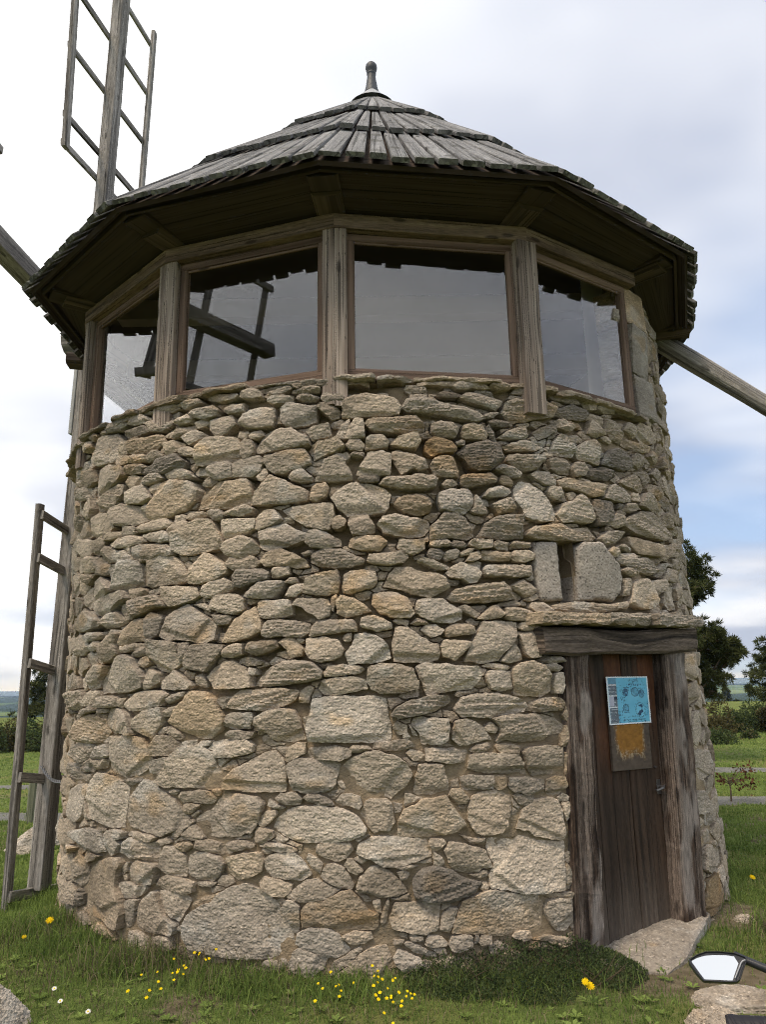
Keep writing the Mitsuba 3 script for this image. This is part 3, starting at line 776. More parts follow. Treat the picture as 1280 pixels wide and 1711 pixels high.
g -404,1025 -374,1054 -355,1067 -298,1068 -275,1063 -289,1037 -317,1016 -355,1018
- 170,1403 185,1427 214,1437 242,1433 257,1391 256,1372 219,1371 182,1375
- 195,1079 219,1102 247,1111 292,1098 309,1080 293,1054 269,1049 243,1062 207,1066
- -717,989 -703,978 -711,970 -722,929 -748,915 -761,918 -775,931 -778,978 -757,1001
- -705,765 -705,787 -650,817 -581,772 -592,763 -649,760
d -945,1632 -823,1637 -793,1620 -776,1600 -838,1597 -906,1607
- 1258,1574 1342,1618 1361,1564 1262,1541
- -253,996 -239,1013 -199,1012 -146,1005 -138,988 -147,958 -174,950 -226,986
- 839,1169 921,1177 932,1147 919,1128 862,1128 812,1143
- 1243,1247 1207,1199 1140,1175 1118,1182 1145,1228
- -1425,227 -1286,257 -1181,262 -1244,239 -1382,214
- 1002,1540 1066,1542 1095,1521 1030,1487 978,1496 976,1503
- 106,558 108,590 192,588 230,582 219,551 172,548
- -196,1462 -182,1481 -103,1491 -81,1466 -113,1448 -150,1441 -178,1428
r 159,1450 166,1483 190,1498 218,1494 245,1481 258,1462 252,1448 214,1446 177,1436
- -519,1077 -470,1087 -441,1064 -440,1061 -449,1050 -496,1034 -533,1028 -550,1038 -544,1065
- 415,684 432,708 478,720 530,719 549,701 535,681 484,682 444,679
- 408,910 468,910 475,875 470,836 440,832 422,845
- -198,1207 -175,1215 -140,1200 -105,1181 -105,1163 -145,1156 -195,1162 -208,1176
- 341,483 347,506 398,504 454,493 451,469 393,457 357,466
- -1159,944 -1132,957 -963,952 -982,938 -1066,928 -1129,927
- -496,1448 -453,1448 -443,1437 -439,1397 -486,1389 -530,1413 -524,1437
o -83,1162 -78,1184 -42,1192 11,1187 32,1169 8,1142 -44,1148
o 259,1349 266,1377 364,1391 382,1373 376,1359 282,1340
- -125,966 -124,1001 -110,1018 -76,1008 -42,990 -25,972 -95,952
- -80,1243 -63,1253 -22,1255 -5,1223 -2,1201 -33,1192 -69,1193 -81,1221
- 305,799 351,798 377,794 374,747 336,739 309,748 294,778
- -480,656 -470,685 -445,693 -383,693 -378,676 -388,647 -445,647
- -886,196 -856,204 -799,199 -759,203 -772,185 -811,164 -868,157 -891,185
- 571,1453 595,1460 644,1461 666,1439 656,1413 613,1408 579,1419
- -638,457 -627,470 -567,477 -525,474 -505,458 -515,442 -567,440 -621,442
- -218,594 -142,602 -100,589 -97,573 -126,562 -170,562 -213,568 -223,578
- -1175,702 -1071,712 -1058,698 -1118,689 -1219,666 -1276,670
- -988,745 -932,740 -922,712 -987,708 -1060,712 -1058,716 -1037,721 -1039,742
- -1054,1676 -988,1681 -928,1678 -909,1656 -946,1643 -1018,1650
- 1174,1152 1236,1149 1217,1104 1119,1106
o -1067,41 -998,71 -927,58 -893,39 -1035,35
- -205,322 -200,345 -158,349 -109,349 -102,330 -119,311 -144,300
- 750,1564 772,1615 829,1599 858,1583 791,1555
- -194,266 -176,296 -152,300 -128,285 -101,244 -110,233 -146,240 -178,255
- -608,1630 -572,1639 -508,1639 -485,1620 -497,1602 -542,1599 -583,1611
- -839,157 -797,162 -810,132 -822,90 -857,73 -862,104 -858,117 -864,143
- 987,1651 1039,1652 1054,1636 1060,1622 1015,1597 961,1618
- -809,1253 -697,1253 -672,1237 -671,1217 -709,1216 -764,1227
o 401,1476 433,1488 487,1503 531,1498 546,1485 517,1472 420,1463
o 282,1536 317,1543 341,1540 364,1512 353,1493 349,1492 279,1497 276,1511
- -1218,1171 -1168,1164 -1085,1155 -1108,1144 -1123,1144 -1127,1137 -1164,1127 -1232,1146
- -32,1116 -23,1134 70,1141 91,1128 77,1110 33,1102 -11,1107
- 183,1536 212,1547 249,1539 267,1521 255,1496 220,1494 203,1497 181,1512
- 205,477 203,512 238,515 299,512 296,477
- 369,953 371,979 405,980 454,972 474,963 461,941 411,940 378,944
- -333,1279 -304,1282 -281,1253 -305,1236 -353,1221 -367,1226 -362,1259
- 167,867 177,884 221,884 257,880 237,854 209,829 174,838
- -413,1137 -381,1147 -373,1144 -354,1125 -373,1109 -434,1109 -436,1105 -463,1120 -468,1126 -454,1145 -445,1148
- 1208,1082 1273,1110 1287,1057 1224,1042
- 598,1685 648,1693 712,1683 729,1660 682,1657 620,1662
- 921,1685 999,1703 1085,1702 1093,1687 936,1672
- 1122,1488 1189,1525 1251,1515 1186,1474
- -891,1465 -849,1462 -809,1450 -808,1429 -871,1414 -898,1440
- -901,1504 -858,1501 -802,1490 -784,1479 -802,1476 -809,1461 -865,1466 -900,1483
- -369,245 -356,257 -312,255 -270,242 -278,223 -296,211 -330,213 -356,227
- 847,1705 912,1692 915,1665 855,1658 817,1666
- -702,1442 -662,1450 -627,1449 -612,1444 -587,1416 -636,1413 -687,1420 -707,1433
- -967,1171 -966,1146 -1016,1141 -1061,1152 -1055,1172 -1018,1182 -1021,1187 -1011,1188 -998,1179 -980,1179
- -874,1675 -824,1675 -777,1648 -783,1643 -808,1645 -803,1636 -856,1639 -900,1654
- -752,825 -712,810 -712,787 -750,766 -778,762 -784,770 -778,803
- 785,1703 828,1685 816,1667 818,1665 816,1661 763,1650 732,1682
- -85,1490 -69,1528 -46,1556 -23,1550 -21,1493 -48,1489
- -730,1524 -703,1545 -664,1548 -625,1531 -644,1514 -689,1501
- -57,926 -52,951 -17,959 33,937 33,920 -11,912
- -706,79 -660,81 -648,52 -693,38 -729,41 -733,44 -729,49 -747,63
o -395,867 -386,888 -347,895 -301,894 -297,877 -329,860 -367,853
- 1116,1553 1167,1587 1220,1565 1162,1530
- 493,1396 521,1408 566,1408 592,1386 590,1366 550,1367 518,1379
r 376,1302 417,1314 434,1282 417,1267 371,1256 355,1292
- 463,493 494,503 519,498 526,473 498,451 467,449 455,461
- 393,1504 426,1527 470,1546 492,1548 500,1519 488,1508 434,1503
- 67,1177 142,1173 141,1150 105,1132 73,1141 57,1155
- -165,798 -152,818 -109,822 -66,817 -49,808 -67,796 -135,789 -161,789
- -743,554 -694,565 -669,561 -686,536 -717,513 -750,520 -757,537
- 851,1305 887,1300 895,1278 890,1273 897,1270 846,1254 805,1262
- 55,1473 79,1492 107,1501 135,1502 147,1478 132,1459 96,1458
- -537,1679 -497,1678 -442,1669 -415,1660 -431,1648 -485,1646 -536,1664
- 664,1429 681,1456 721,1461 738,1438 714,1415 674,1405
- -254,187 -251,154 -261,120 -272,120 -280,142 -296,171 -303,180 -287,204 -269,203
d 524,1537 561,1561 597,1571 619,1554 580,1529 544,1514
- -6,67 7,88 61,65 72,54 51,30 20,34 1,49
- -571,323 -566,343 -525,346 -480,336 -466,313 -495,308
- -199,1520 -176,1533 -129,1540 -121,1501 -181,1490
- -677,1581 -589,1591 -577,1579 -613,1565 -664,1553 -707,1568
o 183,897 184,918 211,931 252,931 273,922 272,905 195,893
- -959,1543 -912,1544 -877,1536 -876,1510 -919,1508 -968,1523
- -632,1553 -595,1567 -571,1568 -536,1547 -553,1535 -600,1522
- -775,904 -775,894 -872,880 -914,881 -919,898 -908,904 -889,898 -830,906
o -296,889 -273,902 -251,901 -220,866 -230,849 -257,842 -274,867
- 328,1314 349,1339 390,1350 420,1347 429,1334 407,1318 357,1311
- -870,333 -848,347 -751,347 -719,341 -737,327 -804,326
- -34,607 13,606 15,612 59,615 83,598 49,587 -9,584 -38,592
- -888,1592 -884,1583 -888,1581 -884,1564 -904,1547 -949,1546 -934,1597
g -760,1451 -720,1445 -707,1428 -741,1419 -777,1414 -815,1426 -807,1429 -807,1432 -793,1442
- 599,1587 649,1599 697,1576 669,1556 620,1564
- -22,1455 -16,1488 -2,1497 34,1497 51,1477 46,1463 5,1454
d -1178,126 -1111,133 -1121,101 -1187,80 -1190,83 -1187,84 -1176,117 -1183,122
- 392,1042 433,1061 462,1048 481,1031 448,1007
- -849,1080 -803,1080 -774,1068 -786,1052 -849,1046 -872,1062
- 1276,1197 1275,1153 1237,1149 1218,1151 1219,1190
- -475,872 -450,886 -405,889 -405,858 -445,847 -480,852
- -843,1530 -808,1526 -781,1518 -787,1498 -836,1498 -875,1509 -868,1529
- 374,1402 396,1417 437,1416 472,1399 465,1384 423,1381
o 308,1130 314,1148 401,1141 394,1118 350,1117 312,1121
- -411,1462 -411,1501 -395,1514 -370,1506 -365,1472 -379,1455 -401,1451
- -245,1395 -215,1406 -184,1377 -185,1363 -217,1360 -250,1367 -259,1377
o -191,1303 -185,1340 -171,1353 -144,1356 -135,1342 -145,1314 -173,1297
- 404,1128 417,1151 463,1153 482,1145 481,1126 449,1116 419,1119
- -850,1288 -841,1277 -850,1272 -833,1266 -858,1259 -901,1260 -907,1261 -917,1272 -909,1297
- -975,546 -993,522 -1054,514 -1060,517 -1054,524 -1091,541 -1014,543 -995,549
- 257,1662 278,1679 318,1692 348,1684 347,1669 306,1656 266,1653
- 280,944 329,983 348,988 370,962 354,949 317,944
- -469,1282 -443,1293 -392,1303 -367,1291 -372,1278 -412,1267
- -164,1595 -145,1609 -127,1603 -91,1582 -96,1562 -119,1554
- -741,1672 -720,1684 -659,1676 -646,1658 -679,1649 -727,1659
- 141,91 151,112 183,117 207,112 205,87 172,75 149,79
- 1108,1697 1167,1718 1203,1693 1153,1674
- -984,1282 -915,1280 -918,1272 -911,1263 -962,1258 -1012,1260 -1025,1272
- -151,452 -129,472 -104,475 -76,467 -73,444 -81,433 -114,444 -139,444
o 375,88 420,95 484,84 497,68 481,55 445,66 419,80
- -1087,364 -1071,361 -1109,353 -1145,366 -1137,386 -1117,416
- 343,824 386,875 403,858 410,827 371,819
- 120,127 126,163 148,184 172,183 161,147 147,123
- 901,1325 923,1348 979,1357 994,1338 934,1319
- -180,37 -160,59 -127,74 -95,95 -87,88 -120,53 -145,42 -169,23
- -625,352 -609,369 -582,382 -561,372 -540,349 -587,342
- -299,475 -256,479 -239,460 -247,445 -282,444 -304,451 -317,463
- -275,598 -253,610 -227,610 -227,582 -276,558 -285,562
- 861,1123 919,1127 928,1128 923,1103 872,1095 836,1111
- 847,1088 879,1090 881,1072 875,1059 852,1031 829,1030
- -762,894 -761,870 -810,863 -856,870 -845,883
- -150,1619 -144,1638 -116,1641 -80,1630 -80,1615 -108,1607 -141,1609
- -470,337 -456,345 -409,347 -382,340 -382,333 -461,314
- -622,1279 -604,1272 -615,1257 -672,1241 -690,1253 -685,1261 -666,1272
- -646,1668 -602,1676 -560,1668 -548,1656 -590,1648 -627,1649
- -410,1650 -399,1668 -368,1674 -343,1666 -338,1646 -368,1639 -399,1643
- -338,1651 -317,1663 -248,1676 -239,1660 -268,1648 -318,1643
- -142,116 -109,131 -62,128 -59,113 -79,103 -111,99
- -1070,927 -1032,916 -1064,898 -1112,895 -1127,911
- -381,356 -377,383 -354,384 -327,377 -323,361 -355,341 -377,348
- -1133,1680 -1090,1657 -1130,1645 -1194,1679
- 507,754 517,788 544,792 544,753 531,732 510,732
- -469,1623 -442,1634 -399,1633 -400,1608 -431,1602 -458,1606
- 498,995 531,973 505,964 467,967 450,981 457,994
- -455,643 -426,643 -374,639 -388,623 -405,619 -440,619 -470,631
- -731,1524 -718,1516 -709,1505 -721,1501 -744,1502 -749,1495 -780,1492 -784,1504 -780,1517 -752,1528
- 559,1349 567,1364 607,1363 616,1339 590,1322 568,1330
- 460,1660 472,1677 507,1692 539,1681 538,1665 492,1659
- -642,366 -609,389 -588,398 -578,390 -610,370 -622,357 -653,338 -677,340 -656,360
o 176,481 201,481 225,456 215,441 182,442 166,462
- -639,1621 -608,1625 -584,1610 -595,1597 -645,1596 -671,1611
- 958,1390 1019,1400 1000,1365 947,1362 955,1373 951,1377
- 319,596 351,595 387,589 376,566 327,570 310,588
- -1076,258 -1012,257 -1052,239 -1103,228 -1123,238
- 304,1318 334,1277 338,1259 304,1257 286,1266 298,1285
- -318,1628 -303,1642 -268,1643 -235,1635 -240,1621 -298,1616
- -640,898 -593,900 -599,878 -621,843 -633,861
- -518,1301 -485,1297 -470,1282 -475,1268 -507,1266 -529,1283 -535,1298
- 377,1672 389,1688 431,1692 457,1685 450,1669 407,1665
- -67,1488 -39,1488 -22,1469 -32,1450 -68,1456 -81,1471
- 274,1165 284,1179 346,1181 344,1158 305,1152
- 112,1115 131,1123 213,1097 203,1088 173,1088
- -188,472 -163,460 -151,444 -190,445 -239,464 -223,475
- 114,915 128,927 154,931 179,914 170,901 143,893
- 421,936 451,941 480,928 479,915 427,911 410,923
g -631,1517 -600,1517 -572,1499 -573,1497 -594,1486 -631,1492 -644,1504
- -244,1651 -210,1663 -172,1665 -149,1658 -154,1644 -201,1642
- -368,337 -346,345 -302,343 -259,332 -259,325 -311,323
- -317,1078 -311,1105 -288,1108 -260,1107 -260,1084 -288,1077
- -598,1300 -552,1300 -532,1287 -551,1281 -598,1276 -622,1288
- 366,462 393,456 402,457 421,455 420,444 387,426 368,434 352,455
o -642,330 -587,338 -576,327 -608,309 -628,307 -652,318
- -363,411 -344,427 -318,431 -314,420 -332,400 -359,384 -372,395
- 465,827 491,840 543,836 558,823 520,818 479,818
- -480,975 -444,969 -459,948 -495,945 -495,950 -500,953 -511,977
d 362,1556 388,1563 429,1562 449,1549 407,1540 371,1542
- -276,1023 -261,1049 -243,1057 -220,1056 -225,1034 -244,1018
- -795,858 -761,866 -753,843 -780,830 -809,835 -817,845
o 525,616 529,617 542,642 552,642 550,579 519,584
- -215,1643 -182,1641 -154,1629 -169,1615 -206,1618 -230,1630
- -721,1415 -723,1405 -741,1384 -754,1375 -777,1404 -756,1416 -739,1418
- -234,306 -226,322 -201,311 -185,296 -194,270 -218,284
- 834,1184 836,1168 825,1157 807,1152 775,1169 798,1185
- -692,734 -661,747 -603,755 -620,738 -673,721
- 78,97 87,118 127,113 142,94 125,88 93,89
- -130,1218 -125,1249 -106,1258 -85,1239 -94,1221 -121,1213
o -554,192 -504,207 -487,212 -515,188 -544,178 -565,164 -585,173
- -902,491 -840,499 -796,501 -810,487 -846,476
d 144,1132 154,1150 186,1150 198,1137 184,1119 157,1119
- -616,438 -580,439 -557,439 -572,423 -599,410 -615,413 -627,429
- 160,1177 209,1180 223,1169 214,1160 177,1155 155,1159
- -425,833 -415,846 -386,849 -348,835 -358,827 -396,824
o 502,272 518,240 508,202 485,204
- 403,1164 414,1179 475,1177 474,1163 407,1155
- -242,720 -236,749 -210,765 -197,761 -210,736 -215,716
- -119,310 -103,308 -76,278 -96,267 -116,278 -128,293
g 23,102 39,105 108,71 112,63 84,68 46,80
- -671,655 -636,638 -624,621 -647,612 -670,630 -683,633
- -575,776 -575,798 -554,806 -532,780 -532,762
- -65,1556 -69,1530 -85,1490 -107,1500 -92,1533
- 66,587 99,582 106,575 105,558 107,557 105,554 72,559 53,579
o 300,481 303,512 334,511 336,483 313,472
- -367,39 -358,50 -316,53 -299,36 -333,27
- 349,1158 355,1176 399,1173 397,1150 362,1149
- 861,1201 907,1191 904,1177 857,1181 828,1188
- 786,990 795,1004 848,1012 851,988
- 413,200 512,194 506,180 467,184 447,182
- 352,815 378,806 353,799 342,799 314,803 287,811 306,820
- 193,1124 203,1142 231,1151 244,1142 234,1124 201,1115
- 110,357 143,356 150,344 124,322 111,323 110,334 104,343
- 234,582 253,594 288,601 305,588 278,577 251,574
- -445,740 -456,732 -464,712 -480,702 -494,716 -501,729 -485,736
- 228,979 247,987 295,961 280,948 254,961
d 203,1630 227,1641 285,1634 264,1623 216,1621
- -554,1601 -530,1597 -536,1578 -571,1573 -583,1595
- -200,1682 -162,1679 -171,1665 -210,1664 -219,1660 -234,1665 -234,1675
- 47,473 67,469 96,460 73,446 60,442 41,442
o 532,567 545,542 538,489 529,493 523,516 527,518 526,542
- 19,651 36,663 61,651 60,631 35,627
- -385,1523 -374,1536 -344,1538 -334,1522 -360,1510 -380,1512
- 328,109 353,112 372,110 375,92 348,87 319,100
d -33,1372 -8,1369 19,1370 14,1356 -18,1352 -44,1357 -48,1366
- 506,430 531,432 526,388 515,377 507,402
o 386,1364 398,1384 418,1381 432,1367 431,1353 400,1356
- -50,600 -38,588 -59,586 -70,581 -92,581 -98,584 -100,590 -105,592 -91,601
- -622,1298 -614,1293 -623,1288 -612,1282 -619,1279 -662,1274 -665,1279 -659,1298
- -352,1399 -345,1402 -342,1413 -326,1415 -321,1396 -336,1373 -351,1375 -356,1389
- -612,613 -568,618 -573,601 -626,594 -635,600
d 366,1542 384,1518 392,1495 373,1498 350,1531
- 261,1115 276,1138 305,1148 308,1125 288,1116
- -710,1057 -747,1053 -777,1062 -775,1065 -746,1071 -708,1072
- 203,1347 218,1362 237,1362 254,1349 235,1339 212,1333
- -1030,1653 -1078,1655 -1092,1674 -1052,1673 -1034,1660
- -1048,707 -990,703 -996,693 -1058,688
- 218,1160 228,1178 260,1174 269,1160 249,1151
- -697,699 -661,712 -645,712 -671,684 -690,681 -697,686
- 488,814 522,818 545,805 528,792 497,801
- -677,344 -677,340 -672,339 -665,329 -700,318 -728,325 -713,333
- -874,740 -889,726 -896,704 -914,717 -923,736
- 283,642 302,657 323,640 313,624 291,629
- -778,1349 -783,1344 -783,1332 -789,1320 -819,1345 -798,1356
- 103,949 137,940 140,930 102,928 85,932
- -37,153 -28,182 -11,211 -12,189 -21,153 -34,142
- -544,1015 -526,1005 -528,999 -518,996 -522,986 -583,1012
- -416,1541 -385,1537 -382,1528 -385,1521 -405,1515 -421,1522
- 193,361 226,352 259,351 254,336 224,337
- 139,307 143,292 128,284 117,285 114,289 116,322
- -683,638 -705,630 -721,630 -724,626 -730,628 -711,648 -684,655
- -859,258 -844,259 -845,254 -852,251 -851,233 -872,223 -881,239
- 223,97 232,111 261,109 255,91 230,85
- 349,1575 380,1587 400,1584 384,1568 353,1565
- 76,61 95,53 86,32 70,30 62,41
- -544,235 -504,234 -514,225 -565,222 -575,225 -575,230
- 38,941 51,950 85,941 76,928 50,933
- -558,614 -521,614 -531,601 -551,597 -573,601
- 210,262 236,264 241,269 261,271 260,256 234,250
- 509,454 533,444 532,433 501,434 492,443
- -685,468 -656,477 -633,474 -644,461 -667,460
- 16,273 33,280 48,268 39,254 23,254
- -123,1022 -119,1009 -125,1001 -134,971 -140,977 -137,988 -140,995 -137,1014
- -340,443 -335,459 -291,436 -305,432
- -862,1194 -887,1213 -894,1213 -902,1221 -863,1222
- 46,124 75,115 75,104 47,105 36,116
- 437,1003 480,1022 489,1008 457,999
- -68,1437 -59,1446 -23,1445 -28,1431 -50,1432
- 244,1138 268,1151 287,1152 271,1134 248,1129
- 534,668 548,697 556,676 548,650
- -35,207 -32,175 -39,175 -45,177 -55,204
- 254,1481 274,1492 288,1488 282,1473 258,1472
- -110,893 -101,906 -84,909 -85,888 -102,884
- -261,1076 -242,1075 -238,1061 -256,1058 -274,1063
- -391,819 -372,815 -372,798 -388,798 -399,813
- 246,242 263,237 258,219 251,218 237,224
- -222,1145 -204,1153 -186,1152 -195,1139 -214,1136
- -86,315 -66,304 -79,296 -102,308
- -4,109 24,109 15,95 -4,99
- 11,17 19,24 42,20 34,6
- 17,284 49,291 73,286 41,280
- 132,192 152,195 155,185 147,185 143,181 127,178
- 68,622 61,614 54,615 47,623 53,629 60,630 61,633
- -237,901 -220,892 -229,883 -238,888 -244,895
- 216,112 224,111 222,93 210,94"""
outl = []
for line in STONES.strip().split('\n'):
    t = line.split()
    outl.append((t[0], Polygon([tuple(0.002 * int(q) for q in p.split(',')) for p in t[1:]])))

TH_POST = np.radians([-108.6, -82.9, -57.6, -31.3, -4.9, 22.3, 45.6])
SILL_Z, TOP_Z = 3.345, 4.47


def wall_top(s):
    th = np.asarray(s) / RW
    return np.where((th > TH_POST[0]) & (th < TH_POST[-1]), SILL_Z, TOP_Z)


DOOR_S = (math.radians(22.4) * RW, math.radians(48.6) * RW)
HALF = math.pi * RW
keep_out = unary_union([sbox(DOOR_S[0], -1, DOOR_S[1], 1.95), sbox(DOOR_S[0] - 0.16, 1.66, math.radians(58.5) * RW, 1.95), sbox(1.155, 2.0, 1.29, 2.38), sbox(math.radians(45) * RW, 3.36, math.radians(53) * RW, 4.5)])
taken = [p.buffer(0.004) for _, p in outl] + [keep_out]


def minus(p, tree, polys):
    near = [polys[i] for i in tree.query(p)]
    return p.difference(unary_union(near)) if near else p


def cells(s0, s1, z0, z1, ds, dz, seed, stretch=1.0):
    rs = np.random.default_rng(seed)
    pts = []
    row = 0
    z = z0 - dz
    while z < z1 + dz:
        k = np.arange(s0 - ds + (row % 2) * ds / 2, s1 + ds, ds)
        pts.append(np.stack([k + rs.uniform(-0.36, 0.36, len(k)) * ds, z + rs.uniform(-0.32, 0.32, len(k)) * dz], -1))
        z += dz * rs.uniform(0.8, 1.2)
        row += 1
    pts = np.vstack(pts)
    vo = Voronoi(pts * [1, ds / dz])
    for r in vo.point_region:
        c = vo.regions[r]
        if c and -1 not in c:
            p = Polygon(vo.vertices[c] * [1, dz / ds])
            if p.area < 6 * ds * dz:
                yield p


fill = []
tree = shapely.STRtree(taken)
for s0, s1 in ((-HALF, -1.55), (1.95, HALF)):
    for p in cells(s0, s1, -0.15, 4.5, 0.27, 0.145, 11):
        p = minus(p.intersection(sbox(s0, -0.25, s1, float(wall_top(p.centroid.x)) - 0.02)), tree, taken).buffer(-0.012, join_style=2)
        for g in getattr(p, 'geoms', [p]):
            if g.geom_type == 'Polygon' and g.area > 0.004 and g.area > 0.55 * g.convex_hull.area:
                fill.append(g)
taken2 = taken + [p.buffer(0.008) for p in fill]
tree = shapely.STRtree(taken2)
rs = np.random.default_rng(5)
for p in cells(-2.9, 2.9, -0.05, 3.33, 0.115, 0.058, 23):
    g0 = minus(p, tree, taken2).buffer(-0.004, join_style=2)
    for g in getattr(g0, 'geoms', [g0]):
        if g.geom_type == 'Polygon' and g.area > 0.0010 and g.area > 0.62 * g.convex_hull.area and rs.random() < 0.52 and g.bounds[3] < float(wall_top(g.centroid.x)):
            fill.append(g)

outl.sort(key=lambda t: -t[1].area)
rubble, uvr = MB(), None
TONE = {'-': (0.66, 0.30), 'g': (0.78, 0.14), 'o': (0.62, 0.56), 'd': (0.36, 0.15), 'r': (0.46, 1.20)}
for k, (t, P) in enumerate(outl + [('f', p) for p in fill]):
    rs = np.random.default_rng(1000 + k)
    cz = P.centroid.y
    x0, y0, x1, y1 = P.bounds
    flat = (y1 - y0) / (x1 - x0 + 1e-6) < 0.42
    if t == 'b':
        m = stone_mesh(P, 0.036, 3000 + k, facets=0, dome=0.5, grain=0.55, skirt=0.30, edge=0.66)
        key = put('windmill__wall__stone', m, 'granite_mat', smooth=True)
        labels[key] = {'label': 'grey granite block beside the small niche'}
        continue
    far = abs(P.centroid.x) > 2.9
    grow = 0.001 if t != 'f' else 0.0
    pr = 0.030 + 0.016 * rs.random() + (0.018 + 0.016 * rs.random()) * float(sstep(0.9, 1.9, cz))
    if P.centroid.x > 1.95 or (P.centroid.x > 1.0 and cz > 2.4):
        pr *= 0.62
    if t == 'f':
        pr = 0.012 + 0.014 * rs.random()
    if P.area < 0.006:
        pr *= 0.8
    slate = (cz > 2.3 and P.centroid.x > 0.1 and rs.random() < 0.75) or (flat and rs.random() < 0.6) or t == 'd'
    m = stone_mesh(P.buffer(grow, join_style=2), pr, 3000 + k, step=0.03 if far else (0.0105 if P.area > 0.004 else 0.008), facets=rs.integers(1, 5), dome=rs.uniform(0.0, 0.22), edge=rs.uniform(0.80, 0.98), bed=rs.uniform(0.6, 1.2) if slate else 0.0, grain=1.0)
    if m is None:
        continue
    a, b = TONE.get(t, (0.56, 0.34))
    if slate:
        a -= 0.12
    uv = np.tile([np.clip(a + rs.normal() * 0.09, 0.05, 1), np.clip(b + rs.normal() * 0.09, 0, 1.6)], (len(m[0]), 1))
    if k < 300:
        key = put('windmill__wall__stone', m, 'stone_mat', uv=uv)
        if t == 'r':
            labels[key] = {'label': 'rust red stone'}
    else:
        rubble.add(m[0], m[1], uv)
rubble.put('windmill__wall__small_stones', 'stone_mat')
tag('windmill__wall__small_stones', kind='stuff')

# mortar core of the wall, one sheet with the door and the niche left open
ths = np.concatenate([np.arange(-HALF, -2.9, 0.05), np.arange(-2.9, 2.9, 0.017), np.arange(2.9, HALF + 0.06, 0.05)])
ths = np.sort(np.concatenate([ths, TH_POST[[0, -1]] * RW]))
zs = np.concatenate([np.arange(-0.7, 3.33, 0.017), [SILL_Z], np.arange(3.37, TOP_Z, 0.03), [TOP_Z]])
S, Z = np.meshgrid(ths, zs, indexing='ij')
q = np.stack([S, Z, 0 * S], -1)
dep = 0.030 * (meshkit.fbm(q * 7, 3, seed=31) - 0.42) + 0.014 * (meshkit.fbm(q * [26, 34, 1], 3, seed=33) - 0.5)
pocket = sstep(0.50, 0.66, meshkit.fbm(q * [3.2, 5.0, 1] + 4, 3, seed=35)) * sstep(1.2, 1.9, Z)
hm = dep - 0.001 - 0.050 * pocket - 0.026 * sstep(0.9, 1.9, Z) * sstep(2.2, 1.2, S)
hm = hm * sstep(HALF, HALF - 0.2, np.abs(S))
V = on_wall(S, Z, hm).reshape(-1, 3)
nz = len(zs)
i, j = np.meshgrid(np.arange(len(ths) - 1), np.arange(nz - 1), indexing='ij')
sc, zc = (S[:-1, :-1] + S[1:, :-1]) / 2, (Z[:-1, :-1] + Z[:-1, 1:]) / 2
hole = ((sc > DOOR_S[0] + 0.03) & (sc < DOOR_S[1] - 0.03) & (zc < 1.87)) | ((sc > 1.155) & (sc < 1.29) & (zc > 2.0) & (zc < 2.38)) | (zc > wall_top(sc))
k = (i * nz + j)[~hole]
put('windmill__wall', (V, np.stack([k, k + nz, k + nz + 1, k + 1], -1)), 'mortar_mat', smooth=True)
# niche: rough sides and back
m = MB()
c = [on_wall(np.array(s), np.array(z), np.array(h)) for s, z, h in ((1.15, 1.995, 0), (1.295, 1.995, 0), (1.295, 2.385, 0), (1.15, 2.385, 0), (1.15, 1.995, -.40), (1.295, 1.995, -.40), (1.295, 2.385, -.40), (1.15, 2.385, -.40))]
m.add(c, [[4, 5, 6, 7], [0, 1, 5, 4], [1, 2, 6, 5], [2, 3, 7, 6], [3, 0, 4, 7]])
m.put('windmill__wall__niche', 'mortar_mat')

# slate ledge under the windows, hood stones over the door
rs = np.random.default_rng(77)
a = math.radians(-108)
while a < math.radians(47):
    w = rs.uniform(0.20, 0.60)
    b = min(a + w / 2.7, math.radians(47.5))
    lay = 0
    while lay < (2 if rs.random() < 0.35 else 1):
        s0, s1, z0 = a * RW + rs.uniform(-0.03, 0.05) * lay, b * RW - 0.008 + rs.uniform(-0.06, 0.02) * lay, 3.354 + rs.uniform(-0.006, 0.006) - 0.026 * lay
        th_ = rs.uniform(0.016, 0.034)
        n = max(5, int((s1 - s0) / 0.05))
        xs = np.linspace(s0, s1, n)
        up = z0 + th_ + rs.uniform(-0.008, 0.006, n)
        dn = z0 + rs.uniform(-0.010, 0.008, n)
        up[[0, -1]] -= th_ * rs.uniform(0.0, 0.25, 2)
        dn = np.minimum(dn, up - 0.008)
        P = Polygon(list(zip(xs, dn)) + list(zip(xs[::-1], up[::-1])))
        m = stone_mesh(P, rs.uniform(0.062, 0.100) - 0.030 * lay, 5000 + int(a * 1000) % 997 + lay, step=0.008, facets=2, dome=0.0, edge=0.97, skirt=0.22, bed=0.8, grain=1.3)
        if m is not None:
            put('windmill__ledge_stone', m, 'stone_mat', uv=np.tile([rs.uniform(0.28, 0.72), rs.uniform(0.05, 0.65)], (len(m[0]), 1)))
        lay += 1
    a = b
m = MB()
th = np.linspace(TH_POST[0], TH_POST[-1], 60)
for r0, r1, z in ((2.2, RM + 0.01, SILL_Z + 0.002),):
    v = np.concatenate([np.stack([r * np.sin(th) - 0.07, -r * np.cos(th), np.full(60, z)], -1) for r in (r0, r1)])
    k = np.arange(59)
    m.add(v, np.stack([k, k + 60, k + 61, k + 1], -1))
m.put('windmill__wall__coping', 'mortar_mat')
